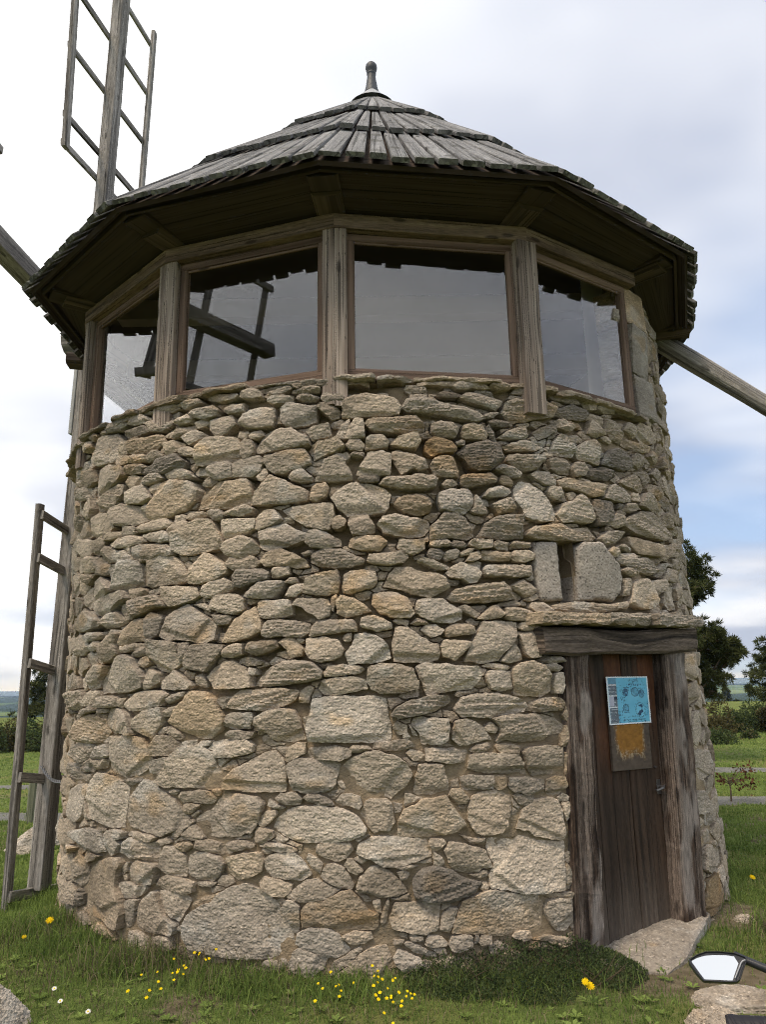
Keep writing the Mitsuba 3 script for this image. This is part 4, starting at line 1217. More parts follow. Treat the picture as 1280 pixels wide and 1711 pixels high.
for x0, x1, z0, z1, g, hue in ((-0.235, 0.335, 1.858, 1.926, 0.10, 0.62), (0.335, 0.80, 1.866, 1.940, 0.11, 0.22), (0.80, 1.38, 1.874, 1.950, 0.10, 0.16)):
    xs = np.linspace(x0 + 0.003, x1 - 0.003, 14)
    up = np.linspace(z1, z1 + 0.006, 14) + rs.uniform(-0.004, 0.004, 14)
    dn = np.linspace(z0, z0 + 0.008, 14) + 0.010 * (np.arange(14) % 3 == 1) - 0.006 * (np.arange(14) % 4 == 2)
    if x0 > 0.7:
        up[-1] -= 0.03
        dn[-1] += 0.02
    P = Polygon(list(zip(xs, dn)) + list(zip(xs[::-1], up[::-1])))
    m = stone_mesh(P, g, 6000 + int(x0 * 100), step=0.0105, facets=1, dome=0.0, edge=0.96, place=on_door, skirt=0.22, bed=0.9, grain=1.3)
    put('windmill__hood_stone', m, 'stone_mat', uv=np.tile([0.52 if hue > 0.4 else 0.40, hue], (len(m[0]), 1)))


# ------------------------------------------------------------------ door
def dq(u, z, h):
    return on_door(np.array(float(u)), np.array(float(z)), np.array(float(h)))


def timber(pts, w, depth, seed, rough_, segs=26):
    """An adzed post through (u, z) stations, w[i] wide, its front at h[i]."""
    m = MB()
    (u0, z0), (u1, z1) = pts
    p0, p1 = dq(u0, z0, -depth / 2 + 0.015), dq(u1, z1, -depth / 2 + 0.015)
    m.add(*bar(p0, p1, w, depth, up=(DGN[0], DGN[1], 0), ch=0.012, segs=segs * 2, rough=rough_, seed=seed))
    return m


m = timber(((0.060, -0.05), (0.118, 1.70)), 0.215, 0.21, 41, 0.020)
m.put('windmill__door_frame__post', 'jamb_wood', smooth=False)
m = timber(((1.015, -0.05), (1.072, 1.71)), 0.215, 0.21, 47, 0.018)
m.put('windmill__door_frame__post', 'jamb_wood')
m = MB()
m.add(*bar(dq(-0.185, 1.762, -0.075), dq(1.29, 1.795, -0.075), 0.22, 0.152, up=(0, 0, 1), ch=0.018, segs=40, rough=0.026, seed=53, bow=-0.010))
m.put('windmill__door_frame__lintel', 'lintel_wood')
m = MB()
m.add(*bar(dq(0.1, 1.66, -0.17), dq(1.07, 1.66, -0.17), 0.05, 0.07, up=(0, 0, 1)))
m.put('windmill__door_frame__stop', 'lintel_wood')
edges = [0.150, 0.335, 0.475, 0.640, 0.800, 0.985]
for k in range(5):
    a, b = edges[k] + 0.002, edges[k + 1] - 0.002
    m = MB()
    m.add(*bar(dq((a + b) / 2, 0.005 + 0.004 * (k % 2), -0.115 - 0.003 * (k % 3)), dq((a + b) / 2, 1.70, -0.115 - 0.003 * (k % 3)), b - a, 0.035, up=(DGN[0], DGN[1], 0), ch=0.004, segs=6, rough=0.002, seed=60 + k))
    m.put('windmill__door__plank', 'door_wood')
m = MB()
m.add(*bar(dq(0.15, 0.9, -0.150), dq(0.985, 0.9, -0.150), 1.75, 0.02, up=(DGN[0], DGN[1], 0)))
m.put('windmill__door__backing', 'door_wood')
# lever handle on the right
m = MB()
hz = 0.862
m.add(*tube([dq(0.905, hz, -0.10), dq(0.905, hz, -0.055)], 0.009, 10))
m.add(*tube([dq(0.908, hz + 0.004, -0.058), dq(0.885, hz - 0.004, -0.054), dq(0.855, hz - 0.012, -0.056), dq(0.835, hz - 0.016, -0.062)], [0.010, 0.0095, 0.008, 0.006], 10))
m.add(*bar(dq(0.905, hz - 0.045, -0.096), dq(0.905, hz + 0.045, -0.096), 0.036, 0.006, up=(DGN[0], DGN[1], 0), ch=0.002))
m.put('windmill__door__handle', 'iron_mat', smooth=40 if False else False)
m = MB()
m.add(*tube([dq(0.885, 0.985, -0.099), dq(0.885, 0.985, -0.088)], [0.008, 0.006], 10))
m.put('windmill__door__lock', 'iron_mat')


def sheet(u0, z0, u1, z1, h, thick, tilt=0.0):
    c = np.array([[u0, z0], [u1, z0], [u1, z1], [u0, z1]], float)
    mid = c.mean(0)
    R = np.array([[math.cos(tilt), -math.sin(tilt)], [math.sin(tilt), math.cos(tilt)]])
    c = (c - mid) @ R.T + mid
    f = on_door(c[:, 0], c[:, 1], np.full(4, h + thick))
    b = on_door(c[:, 0], c[:, 1], np.full(4, h))
    v = np.vstack([f, b])
    uv = np.array([[0, 0], [1, 0], [1, 1], [0, 1]] * 2, float)
    return v, np.array([[0, 1, 2, 3], [0, 4, 5, 1], [1, 5, 6, 2], [2, 6, 7, 3], [3, 7, 4, 0]]), uv


v, f, uv = sheet(0.462, 0.985, 0.838, 1.41, -0.094, 0.016, -0.012)
put('sign_board', (v, f), 'panel_mat', uv=uv)
tag('sign_board', 'weathered wooden board with a worn ochre patch, nailed to the door under the blue notice', 'board')
v, f, uv = sheet(0.455, 1.262, 0.862, 1.556, -0.0765, 0.002, 0.004)
put('printed_notice', (v, f), 'poster_mat', uv=uv)
tag('printed_notice', 'pale blue printed notice with white edges and dark oval pictures fixed to the plank door', 'notice')

# ------------------------------------------------------------------ window storey
CX, CY = -0.05, 0.03
RP = 2.735


def pol(th, r, z):
    return np.array([CX + r * math.sin(th), CY - r * math.cos(th), z])


for k, th in enumerate(TH_POST[:-1]):
    p = pol(th, RP, 0)
    if k == 5:
        m = MB()
        up = np.array([math.sin(th), -math.cos(th), 0])
        m.add(*bar(p + [0, 0, 3.185] - up * 0.055, p + [0, 0, 4.40] - up * 0.055, 0.150, 0.12, up=up, ch=0.006, segs=14, rough=0.004, seed=90 + k))
        m.put('windmill__window_post', 'post_wood')
        continue
    for sgn, other in ((-1, TH_POST[k - 1] if k else th - 0.45), (1, TH_POST[k + 1])):
        d = pol(other, RP, 0) - p
        d /= np.linalg.norm(d)
        nn = np.array([d[1], -d[0], 0]) * sgn
        m = MB()
        z0 = 3.20 - 0.012 * (sgn > 0)
        m.add(*bar(p + d * 0.043 - nn * 0.045 + [0, 0, z0], p + d * 0.043 - nn * 0.045 + [0, 0, 4.40], 0.080, 0.09, up=nn, ch=0.004, segs=14, rough=0.003, seed=90 + 2 * k + (sgn > 0)))
        m.put('windmill__window_post', 'post_wood')
for k in range(6):
    a, b = pol(TH_POST[k], RP, 0), pol(TH_POST[k + 1], RP, 0)
    d = b - a
    L = np.linalg.norm(d)
    d /= L
    nn = np.array([d[1], -d[0], 0])
    m = MB()
    m.add(*bar(a - d * 0.002 - nn * 0.055 + [0, 0, 4.452], b + d * 0.002 - nn * 0.055 + [0, 0, 4.452], 0.13, 0.105, up=(0, 0, 1), ch=0.005, segs=4, rough=0.003, seed=130 + k))
    m.put('windmill__header_beam', 'header_wood')
    l0, l1 = 0.085, L - (0.085 if k < 5 else 0.055)
    if k == 4:
        l1 = L - 0.075
    if k == 5:
        l0 = 0.075
    zb, zt, w = 3.385, 4.398, 0.052

    def at(l, z, h):
        return a + d * l + nn * h + np.array([0, 0, z])
    key = 'windmill__window' if k == 0 else f'windmill__window_{k:03d}'
    hh = -0.075
    fr = [bar(at(l0, zb + 0.032, hh), at(l1, zb + 0.032, hh), 0.055, 0.064, ch=0.005, segs=3, rough=0.001, seed=150 + k),
          bar(at(l0, zt - w / 2, hh), at(l1, zt - w / 2, hh), 0.05, w, ch=0.005, segs=3, rough=0.001, seed=160 + k),
          bar(at(l0 + w / 2, zb + 0.064, hh), at(l0 + w / 2, zt - w, hh), w, 0.052, up=nn, ch=0.005, segs=3, rough=0.001, seed=170 + k),
          bar(at(l1 - w / 2, zb + 0.064, hh), at(l1 - w / 2, zt - w, hh), w, 0.052, up=nn, ch=0.005, segs=3, rough=0.001, seed=180 + k)]
    fr += [bar(at(l0 + w, zt - w - 0.007, hh + 0.008), at(l1 - w, zt - w - 0.007, hh + 0.008), 0.014, 0.014, ch=0.002, seed=190 + k),
           bar(at(l0 + w, zb + 0.071, hh + 0.008), at(l1 - w, zb + 0.071, hh + 0.008), 0.014, 0.014, ch=0.002, seed=191 + k)]
    bars(key + '__frame', fr, 'frame_wood')
    c = [at(l0 + w - 0.004, zb + 0.06, hh), at(l1 - w + 0.004, zb + 0.06, hh), at(l1 - w + 0.004, zt - w + 0.004, hh), at(l0 + w - 0.004, zt - w + 0.004, hh)]
    put(key + '__pane', (np.array(c), np.array([[0, 1, 2, 3]])), 'pane_mat')

# dressed corner stones beside the right window
for z0, z1, hue, tone in ((3.395, 3.715, 0.02, 0.30), (3.725, 4.11, 0.02, 0.34), (4.12, 4.425, 0.85, 0.66)):
    P = Polygon([(math.radians(45.9) * RW, z0), (math.radians(52.5) * RW, z0 + 0.01), (math.radians(52.5) * RW, z1), (math.radians(45.9) * RW, z1 - 0.008)])
    m = stone_mesh(P, 0.062, 7000 + int(z0 * 10), facets=0, dome=0.1, edge=0.92, grain=0.6, skirt=0.20)
    put('windmill__corner_stone', m, 'stone_mat', uv=np.tile([tone, hue], (len(m[0]), 1)))

def lathe_disc(r, z):
    th = np.linspace(0, 2 * np.pi, 73)
    return np.vstack([[CX, CY, z], np.stack([CX + r * np.sin(th), CY - r * np.cos(th), th * 0 + z], -1)]), np.stack([np.zeros(72, int), np.arange(1, 73), np.arange(2, 74)], -1)


# inside of the window room: floor, plastered wall behind the solid part, boarded ceiling with beams
th = np.linspace(0, 2 * np.pi, 73)
put('windmill__room_floor', (np.vstack([[CX, CY, 3.30], np.stack([CX + 2.45 * np.sin(th), CY - 2.45 * np.cos(th), th * 0 + 3.30], -1)]), np.stack([np.zeros(72, int), np.arange(1, 73), np.arange(2, 74)], -1)), 'ceiling_mat')
th = np.linspace(TH_POST[-1], TH_POST[0] + 2 * np.pi, 60)
v = np.concatenate([np.stack([CX + 2.3 * np.sin(th), CY - 2.3 * np.cos(th), np.full(60, z)], -1) for z in (3.30, 4.75)])
k = np.arange(59)
put('windmill__room_wall', (v, np.stack([k, k + 1, k + 61, k + 60], -1)), 'plaster_mat', smooth=True)
m = MB()
m.add(*lathe_disc(2.5, 4.73))
m.put('windmill__room_ceiling', 'ceiling_mat')
for k in range(3):
    y = -1.2 + 1.2 * k
    x = math.sqrt(2.45 ** 2 - y * y)
    m = MB()
    m.add(*bar((CX - x, CY + y, 4.62), (CX + x, CY + y, 4.62), 0.14, 0.17, segs=4, rough=0.004, seed=220 + k))
    m.put('windmill__room_beam', 'beam_mat')

# ------------------------------------------------------------------ roof
ZE, ZA = 4.52, 7.60
APEX = np.array([-0.043, -0.15, ZA])
EAVE = np.array([(-2.76, -0.36), (-2.72, -1.72), (-1.70, -2.75), (-0.355, -3.18), (1.11, -2.99), (2.27, -2.07), (2.75, -0.82), (2.86, 0.50), (2.33, 1.65), (1.22, 2.45), (-0.12, 2.72), (-1.42, 2.28), (-2.38, 1.10)])
NF = len(EAVE)


def rv(k, q, lift=0.0):
    """Hip k of the many-sided roof, from the eave (q = 1) to the apex (q = 0)."""
    e = np.array([*EAVE[k % NF], ZE])
    return APEX + (e - APEX) * q


def fnorm(k):
    a, b, c = rv(k, 1), rv(k + 1, 1), rv(k, 0.2)
    n = np.cross(b - a, c - a)
    n /= np.linalg.norm(n)
    return n if n[2] > 0 else -n


dk = MB()
far_m = MB()
rs = np.random.default_rng(301)
for k in range(NF):
    n = fnorm(k)
    seen = k <= 6
    n_ = max(6, round(np.linalg.norm(EAVE[(k + 1) % NF] - EAVE[k]) / 0.146))
    a, b, c, e = rv(k, 0.992), rv(k + 1, 0.992), rv(k + 1, 0.03), rv(k, 0.03)
    v = np.array([a, b, c, e])
    for lay in (0.0, -0.028):
        dk.add(v + n * lay, [[0, 1, 2, 3]], [[0, 0], [0.1, 0], [0.1, 3], [0, 3]])
    dk.add(np.array([a, b, b - n * 0.028, a - n * 0.028]), [[0, 1, 2, 3]])
    for ci, (q0, q1, npl) in enumerate(((1.0, 0.68, n_), (0.735, 0.36, n_ - 1), (0.405, 0.035, max(4, round(n_ * 0.62))))):
        wts = rs.uniform(0.85, 1.15, npl)
        ed = np.concatenate([[0], np.cumsum(wts)]) / wts.sum()
        for i in range(npl):
            gap = 0.115 if ci < 2 else 0.08
            t0, t1 = ed[i] + gap / npl * 0.9, ed[i + 1] - gap / npl * 0.9
            if i == 0:
                t0 = 0.004
            if i == npl - 1:
                t1 = 0.996
            j0 = rs.uniform(-0.006, 0.004)
            thick = rs.uniform(0.026, 0.034)
            lo = [rv(k, q0 + j0) * (1 - t) + rv(k + 1, q0 + j0) * t for t in (t0, t1)]
            tw = rs.uniform(-0.02, 0.02) / npl
            hi = [rv(k, q1) * (1 - t) + rv(k + 1, q1) * t for t in (t0 + tw, t1 + tw)]
            l0 = 0.006 + (0.020 if ci == 0 else 0.048) + rs.uniform(-0.004, 0.008)
            l1 = 0.008
            ch = 0.006
            S_ = 4
            V, UV = [], []
            o = rs.uniform(0, 40, 2)
            cup = rs.uniform(-0.004, 0.006)
            for s in np.linspace(0, 1, S_ + 1):
                p0, p1 = lo[0] * (1 - s) + hi[0] * s, lo[1] * (1 - s) + hi[1] * s
                lf = l0 * (1 - s) + l1 * s + cup * math.sin(s * 3.14)
                dxy = (p1 - p0) / np.linalg.norm(p1 - p0)
                w = np.linalg.norm(p1 - p0)
                L = s * np.linalg.norm(hi[0] - lo[0])
                for q, x in ((p0, 0), (p0, 0), (p1, 0), (p1, 0)):
                    pass
                V += [p0 + n * lf, p0 + n * (lf + thick - ch), p0 + dxy * ch + n * (lf + thick), p1 - dxy * ch + n * (lf + thick), p1 + n * (lf + thick - ch), p1 + n * lf]
                UV += [[L + o[0], o[1] - .03], [L + o[0], o[1]], [L + o[0], o[1] + ch], [L + o[0], o[1] + w - ch], [L + o[0], o[1] + w], [L + o[0], o[1] + w + .03]]
            V, UV = np.array(V), np.array(UV)
            F = []
            for s in range(S_):
                for x in range(6):
                    y = (x + 1) % 6
                    F.append([s * 6 + x, s * 6 + y, s * 6 + 6 + y, s * 6 + 6 + x])
            F += [[0, 1, 2, 3], [0, 3, 4, 5]]
            V = V + (meshkit.fbm(V * 14, 2, seed=17)[:, None] - 0.5) * n * 0.006
            if seen:
                put('windmill__roof__plank', (V, np.array(F)), 'shingle_wood', uv=UV)
            else:
                far_m.add(V, F, UV)
far_m.put('windmill__roof__rear_planks', 'shingle_wood')
tag('windmill__roof__rear_planks', kind='stuff')
dk.put('windmill__roof__deck', 'dark_wood')

# soffit boards, fascia, bracket ends under the eaves
def ring_pt(k, r, z):
    th = math.atan2(EAVE[k % NF][0] - CX, -(EAVE[k % NF][1] - CY))
    return pol(th, r, z)


def out_pt(k, q, z):
    e = APEX[:2] + (EAVE[k % NF] - APEX[:2]) * q
    return np.array([e[0], e[1], z])


for k in range(NF):
    m = MB()
    a0, b0, a1, b1 = ring_pt(k, 2.62, 4.515), ring_pt(k + 1, 2.62, 4.515), out_pt(k, 0.955, 4.585), out_pt(k + 1, 0.955, 4.585)
    for s0, s1 in ((0, 0.49), (0.495, 1.0)):
        v = [a0 + (a1 - a0) * s0, b0 + (b1 - b0) * s0, b0 + (b1 - b0) * s1, a0 + (a1 - a0) * s1]
        m.add(np.array(v), [[0, 1, 2, 3]], [[0, s0], [1.4, s0], [1.4, s1], [0, s1]])
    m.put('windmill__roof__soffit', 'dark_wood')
    m = MB()
    m.add(*bar(out_pt(k, 0.962, 4.575), out_pt(k + 1, 0.962, 4.575), 0.022, 0.075, segs=3, rough=0.002, seed=400 + k))
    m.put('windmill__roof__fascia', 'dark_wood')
for k in range(NF):
    m = MB()
    p0, p1 = ring_pt(k, 2.60, 4.615), out_pt(k, 0.945, 4.625)
    d = (p1 - p0) / np.linalg.norm(p1 - p0)
    sd = np.cross(d, [0, 0, 1.0])
    m.add(*bar(p0, p1, 0.195, 0.17, ch=0.012, segs=4, rough=0.007, seed=430 + k))
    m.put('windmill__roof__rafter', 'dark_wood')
    m = MB()
    p0, p1 = ring_pt(k, 2.60, 4.560), ring_pt(k, 2.915, 4.565)
    m.add(*bar(p0, p1, 0.190, 0.120, ch=0.026, segs=4, rough=0.008, seed=470 + k))
    m.put('windmill__roof__bracket', 'bracket_wood')
# lead cap and turned finial
prof = np.array([(0.25, -0.215), (0.22, -0.185), (0.13, -0.085), (0.075, -0.01), (0.0, 0.0)])
apex = APEX + [0, 0, 0.02]


def lathe(prof, at, n=28):
    th = np.linspace(0, 2 * np.pi, n + 1)[:-1]
    v = np.concatenate([np.stack([at[0] + r * np.cos(th), at[1] + r * np.sin(th), at[2] + th * 0 + z], -1) for r, z in prof])
    i, j = np.meshgrid(np.arange(len(prof) - 1), np.arange(n), indexing='ij')
    return v, np.stack([i * n + j, i * n + (j + 1) % n, (i + 1) * n + (j + 1) % n, (i + 1) * n + j], -1).reshape(-1, 4)


v, f = lathe(prof + [0, 0.055], apex)
put('windmill__roof__cap', (v, f), 'lead_mat', smooth=True)
prof = [(0.095, 0.02), (0.090, 0.05), (0.074, 0.12), (0.058, 0.22), (0.050, 0.285), (0.058, 0.295), (0.058, 0.31), (0.050, 0.318), (0.066, 0.345), (0.073, 0.375), (0.069, 0.41), (0.050, 0.435), (0.02, 0.447), (0.0, 0.448)]
v, f = lathe(np.array(prof) * [0.86, 0.95], apex)
put('windmill__roof__finial', (v, f), 'finial_metal', smooth=True)

# ------------------------------------------------------------------ sails and tail pole
SA = np.array([-3.041, -0.373, 0.0])
SU = np.array([math.cos(math.radians(82)), math.sin(math.radians(82)), 0])
SN = np.array([-SU[1], SU[0], 0])       # outward, away from the tower


def sp(u, z, h=0.0):
    return SA + SU * u + SN * h + np.array([0, 0, z])


HUB = (0.555, 5.03)


def sail(name, pieces):
    for part, args in pieces:
        m = MB()
        m.add(*bar(*args[:4], up=SN, ch=0.006, segs=args[4], rough=args[5], seed=args[6]))
        m.put(f'windmill__{name}__{part}', 'sail_wood')


sail('sail', [('whip', (sp(0.555, 5.1), sp(0.69, 10.3), 0.165, 0.13, 16, 0.006, 501)),
              ('rail', (sp(-0.115, 6.80, .04), sp(-0.205, 9.75, .04), 0.08, 0.05, 10, 0.003, 502)), ('rail', (sp(1.48, 6.95, .04), sp(1.585, 9.85, .04), 0.08, 0.05, 10, 0.003, 503))] +
     [('bar', (sp(-0.118 - 0.028 * (z - 6.9), z - 0.015, .08), sp(1.58, z + 0.165, .08), 0.072, 0.033, 4, 0.002, 510 + i)) for i, z in enumerate((6.89, 7.215, 8.02, 8.75, 9.50))])
sail('sail_001', [('whip', (sp(0.37, -0.10), sp(0.555, 5.1), 0.165, 0.13, 18, 0.006, 521)), ('rail', (sp(0.0, -0.20, .05), sp(-0.008, 3.18, .05), 0.082, 0.05, 10, 0.003, 522)), ('rail', (sp(0.80, -0.20, .05), sp(0.98, 3.05, .05), 0.082, 0.05, 10, 0.003, 523))] +
     [('bar', (sp(-0.03, z + 0.02, .012), sp(0.95, z - 0.12, .012), 0.082, 0.03, 4, 0.002, 530 + i)) for i, z in enumerate((-0.09, 0.825, 1.755, 2.67, 3.06))])
cs, sn = -math.cos(math.atan(0.104)), math.sin(math.atan(0.104))


def nb(l, w):
    return (HUB[0] + cs * l + sn * w, HUB[1] + sn * l - cs * w)


for key, sg in (('sail_002', 1), ('sail_003', -1)):
    rk = lambda l, w: (lambda q: sp(q[0] - 0.31 * w, q[1] + 0.02 * w, 0.0))(nb(sg * l, w))
    sail(key, [('whip', (sp(*nb(sg * 0.1, 0)), sp(*nb(sg * 5.78, 0)), 0.165, 0.17, 16, 0.006, 541)), ('rail', (rk(1.42, 0.86) + SN * .04, rk(5.68, 0.90) + SN * .04, 0.08, 0.05, 10, 0.003, 542)), ('rail', (rk(1.80, -0.80) + SN * .04, rk(5.72, -0.80) + SN * .04, 0.08, 0.05, 10, 0.003, 543))] +
         [('bar', (rk(l, -0.84) + SN * .08, rk(l, 0.93) + SN * .08, 0.095, 0.035, 4, 0.002, 550 + i)) for i, l in enumerate((1.9, 2.45, 3.3, 4.62, 5.60))])
m = MB()
m.add(*bar(sp(0.525, 4.00, 0.085), sp(0.555, 5.0, 0.085), 0.19, 0.035, up=SN, segs=4, rough=0.002, seed=560))
m.put('windmill__stock_board', 'painted_wood')
m = MB()
v, f = tube([sp(*HUB, 0.25), sp(*HUB, -0.9), (CX - 1.2, -0.05, 5.0)], 0.15, 12)
m.add(v, f, tube_uv(v, 12))
m.put('windmill__wind_shaft', 'sail_wood')
# iron tie that moors the lower sail to the wall
m = MB()
for k in range(2):
    t = np.linspace(0, 1, 26)
    w0, w1 = sp(0.30, 0.90, 0.02), np.array([-2.47, -0.92, 0.86])
    pts = w0 + (w1 - w0) * t[:, None]
    pts[:, 2] += -0.05 * np.sin(t * np.pi) + 0.012 * np.sin(t * 40 + k * 3.1)
    pts[:, 0] += 0.012 * np.cos(t * 40 + k * 3.1)
    m.add(*tube(pts, 0.006, 6))
m.put('windmill__mooring_wire', 'iron_mat')
p0, p1 = np.array([2.45, -0.63, 4.60]), np.array([7.9, -1.97, -0.25])
t = np.linspace(0, 1, 30)
c = p0 + (p1 - p0) * t[:, None]
c += (meshkit.fbm(np.stack([t * 5, t * 0, t * 0], -1), 2, seed=5)[:, None] - 0.5) * 0.05
v, f = tube(c, 0.082 + 0.015 * t + 0.006 * np.sin(t * 30), 16)
ii = np.arange(len(v))
put('windmill__tail_pole', (v, f), 'sail_wood', smooth=True, uv=np.stack([ii // 16 * 0.25, (ii % 16) * 0.032], -1))
tag('windmill', 'round windmill of tan rubble stone with a grey plank roof, corner windows and lattice sails', 'windmill')

labels['windmill__stock_board'] = {'label': 'pale grey painted board on the sail stock'}


SPOT = np.array([0.0, -7.1, 1.5])      # survey point in front of the mill: bearings and distances of far things are taken from here

# ------------------------------------------------------------------ rocks and the doorstep
def rock(key, c, rad, seed, mat, tone, label, cat='rock', flat=0.0, sub=5, cuts=10):
    ico = trimesh.creation.icosphere(subdivisions=sub)
    v = np.array(ico.vertices)
    rs = np.random.default_rng(seed)
    d = np.ones(len(v))
    for _ in range(cuts):
        n = rs.normal(size=3)
        n[2] = abs(n[2]) if rs.random() < 0.7 else n[2]
        n /= np.linalg.norm(n)
        off = rs.uniform(0.55, 0.92)
        dt = v @ n
        d = np.minimum(d, np.where(dt > 1e-3, off / np.maximum(dt, 1e-3), 9))
    if flat:
        d = np.minimum(d, np.where(v[:, 2] > 1e-3, flat / np.maximum(v[:, 2], 1e-3), 9))
    v = v * d[:, None]
    v = v * (1 + 0.16 * (meshkit.fbm(v * 2.2 + seed, 4, seed=seed % 50)[:, None] - 0.5) + 0.10 * (meshkit.fbm(v * 9 + seed, 3, seed=seed % 40)[:, None] - 0.5))
    a = rs.uniform(0, 6.28)
    R = np.array([[math.cos(a), -math.sin(a), 0], [math.sin(a), math.cos(a), 0], [0, 0, 1]])
    v = (v @ R.T) * np.array(rad) + np.array(c)
    v = v + rs.normal(size=v.shape) * 0.0022
    put(key, (v, ico.faces), mat, uv=np.tile(tone, (len(v), 1)))
    tag(key, label, cat, 'rocks in the grass')


rock('rock', (-1.985, -3.12, 0.06), (0.32, 0.24, 0.20), 12, 'stone_mat', (0.82, 0.10), 'grey granite boulder in the grass at the lower left corner')
rock('rock_001', (-4.35, 2.95, -0.36), (0.40, 0.30, 0.38), 13, 'stone_mat', (0.95, 0.05), 'pale boulder in the grass behind the lower left sail')
rock('rock_002', (1.86, -2.96, -0.05), (0.46, 0.20, 0.14), 16, 'stone_mat', (0.50, 0.25), 'flat lichened bedrock slab lying in the grass below the mirror', flat=0.62)
rock('rock_003', (1.50, -3.22, -0.03), (0.20, 0.15, 0.12), 18, 'stone_mat', (0.60, 0.28), 'low pinkish grey rock in the grass beside the handlebar grip', flat=0.75)
rock('rock_004', (2.28, -1.66, 0.0), (0.09, 0.07, 0.05), 19, 'stone_mat', (0.72, 0.15), 'small pale stone on bare soil right of the door frame')


def on_ground(x, y, h):
    return np.stack([x, y, 0.034 + h + 0.050 * (np.asarray(y) + 2.2)], -1)


P = Polygon([(1.08, -2.34), (1.52, -1.95), (1.98, -1.66), (2.02, -1.80), (1.80, -2.14), (1.62, -2.42), (1.46, -2.60), (1.28, -2.56), (1.16, -2.46)])
m = stone_mesh(P, 0.022, 8001, step=0.013, facets=4, dome=0.6, grain=1.3, place=on_ground, skirt=0.12, edge=0.4)
put('doorstep', m, 'stone_mat', uv=np.tile([0.36, 0.10], (len(m[0]), 1)))
tag('doorstep', 'worn pale stone slab lying in front of the plank door', 'doorstep')

# old fence post beyond the sail
m = MB()
gz = float(ground_z(-5.26, 4.9))
m.add(*bar((-5.26, 4.9, gz - 0.1), (-5.24, 4.9, gz + 0.64), 0.13, 0.13, up=(0, 1, 0), ch=0.03, segs=8, rough=0.012, seed=600))
m.put('fence_post', 'lichen_wood')
tag('fence_post', 'short lichen covered wooden post in the grass behind the lower left sail', 'post')


# ------------------------------------------------------------------ grass
def blades(x, y, z, h, w, tone, rs, lean=0.45):
    n = len(x)
    az = rs.uniform(0, 2 * np.pi, n)
    la = rs.uniform(0, 2 * np.pi, n)
    ln = h * lean * np.abs(rs.normal(0.6, 0.5, n))
    sd = np.stack([np.cos(az), np.sin(az), 0 * az], -1)
    ld = np.stack([np.cos(la), np.sin(la), 0 * la], -1)
    p = np.stack([x, y, z], -1)
    up = np.array([0, 0, 1.0])
    wv = sd * (w / 2)[:, None]
    mid = p + up * (h * 0.58)[:, None] + ld * (ln * 0.35)[:, None]
    tip = p + up * (h * np.sqrt(np.maximum(1 - (ln / h) ** 2 * 0.4, 0.2)))[:, None] + ld * ln[:, None]
    V = np.stack([p - wv, p + wv, mid - wv * 0.75, mid + wv * 0.75, tip], 1).reshape(-1, 3)
    k = np.arange(n)[:, None] * 5
    F = np.concatenate([k + [0, 1, 3], k + [0, 3, 2], k + [2, 3, 4]])
    UV = np.stack([np.repeat(np.clip(tone, 0, 1), 5), np.tile([0, 0, .58, .58, 1], n)], -1)
    return V, F, UV


DOOR_STEP = P.buffer(-0.03)
rs = np.random.default_rng(909)


def ground_ok(x, y):
    ok = np.hypot(x - 0.03, y) > 2.60
    ok &= ~shapely.contains_xy(DOOR_STEP, x, y)
    bare = meshkit.fbm(np.stack([x * 2.1 + 9, y * 2.1, 0 * x + 3], -1), 3, seed=3)
    patch = np.maximum(sstep(1.0, 0.5, np.hypot((x - 1.62) / 0.62, (y + 2.62) / 0.42)), sstep(1.0, 0.6, np.hypot((x - 2.3) / 0.4, (y + 1.6) / 0.35)))
    patch = np.maximum(patch, 0.75 * sstep(1.0, 0.5, np.hypot((x - 0.88) / 0.24, (y + 2.86) / 0.13)))
    keep = 1 - np.clip(0.7 * sstep(0.56, 0.7, bare) + 0.93 * patch, 0, 0.98)
    ok &= rs.random(len(x)) < keep
    for ta, tb in TRACKS:
        ta, tb = np.array(ta), np.array(tb)
        dd = (tb - ta) / np.linalg.norm(tb - ta)
        ok &= (np.abs((x - ta[0]) * -dd[1] + (y - ta[1]) * dd[0]) > 0.40) | (rs.random(len(x)) < 0.06)
    ok &= np.hypot((x - 1.86) / 0.43, (y + 2.96) / 0.19) > 1
    ok &= np.hypot((x - 1.50) / 0.18, (y + 3.22) / 0.13) > 1
    return ok


G = MB()


def sow(n, sampler, hf, wf, far=False, tone0=0.52):
    x, y = sampler(n)
    ok = ground_ok(x, y)
    x, y = x[ok], y[ok]
    z = ground_z(x, y) - 0.004
    cl = meshkit.fbm(np.stack([x * 1.6, y * 1.6, 0 * x], -1), 4, seed=12)
    cl2 = meshkit.fbm(np.stack([x * 7, y * 7, 0 * x], -1), 2, seed=14)
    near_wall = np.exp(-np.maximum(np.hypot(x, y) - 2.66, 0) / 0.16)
    h = hf(x, y) * (0.55 + 0.9 * cl2) * rs.uniform(0.55, 1.3, len(x)) * (1 + 0.7 * near_wall * rs.random(len(x)))
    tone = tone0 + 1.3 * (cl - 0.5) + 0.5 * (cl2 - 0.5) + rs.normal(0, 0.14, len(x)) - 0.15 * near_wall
    G.add(*blades(x, y, z, h, wf * rs.uniform(0.7, 1.4, len(x)), tone, rs))


def rect(x0, x1, y0, y1):
    return lambda n: (rs.uniform(x0, x1, n), rs.uniform(y0, y1, n))


def wedge(a0, a1, d0, d1):
    def f(n):
        a = np.radians(rs.uniform(a0, a1, n))
        d = np.sqrt(rs.uniform(d0 * d0, d1 * d1, n))
        return SPOT[0] + d * np.sin(a), SPOT[1] + d * np.cos(a)
    return f


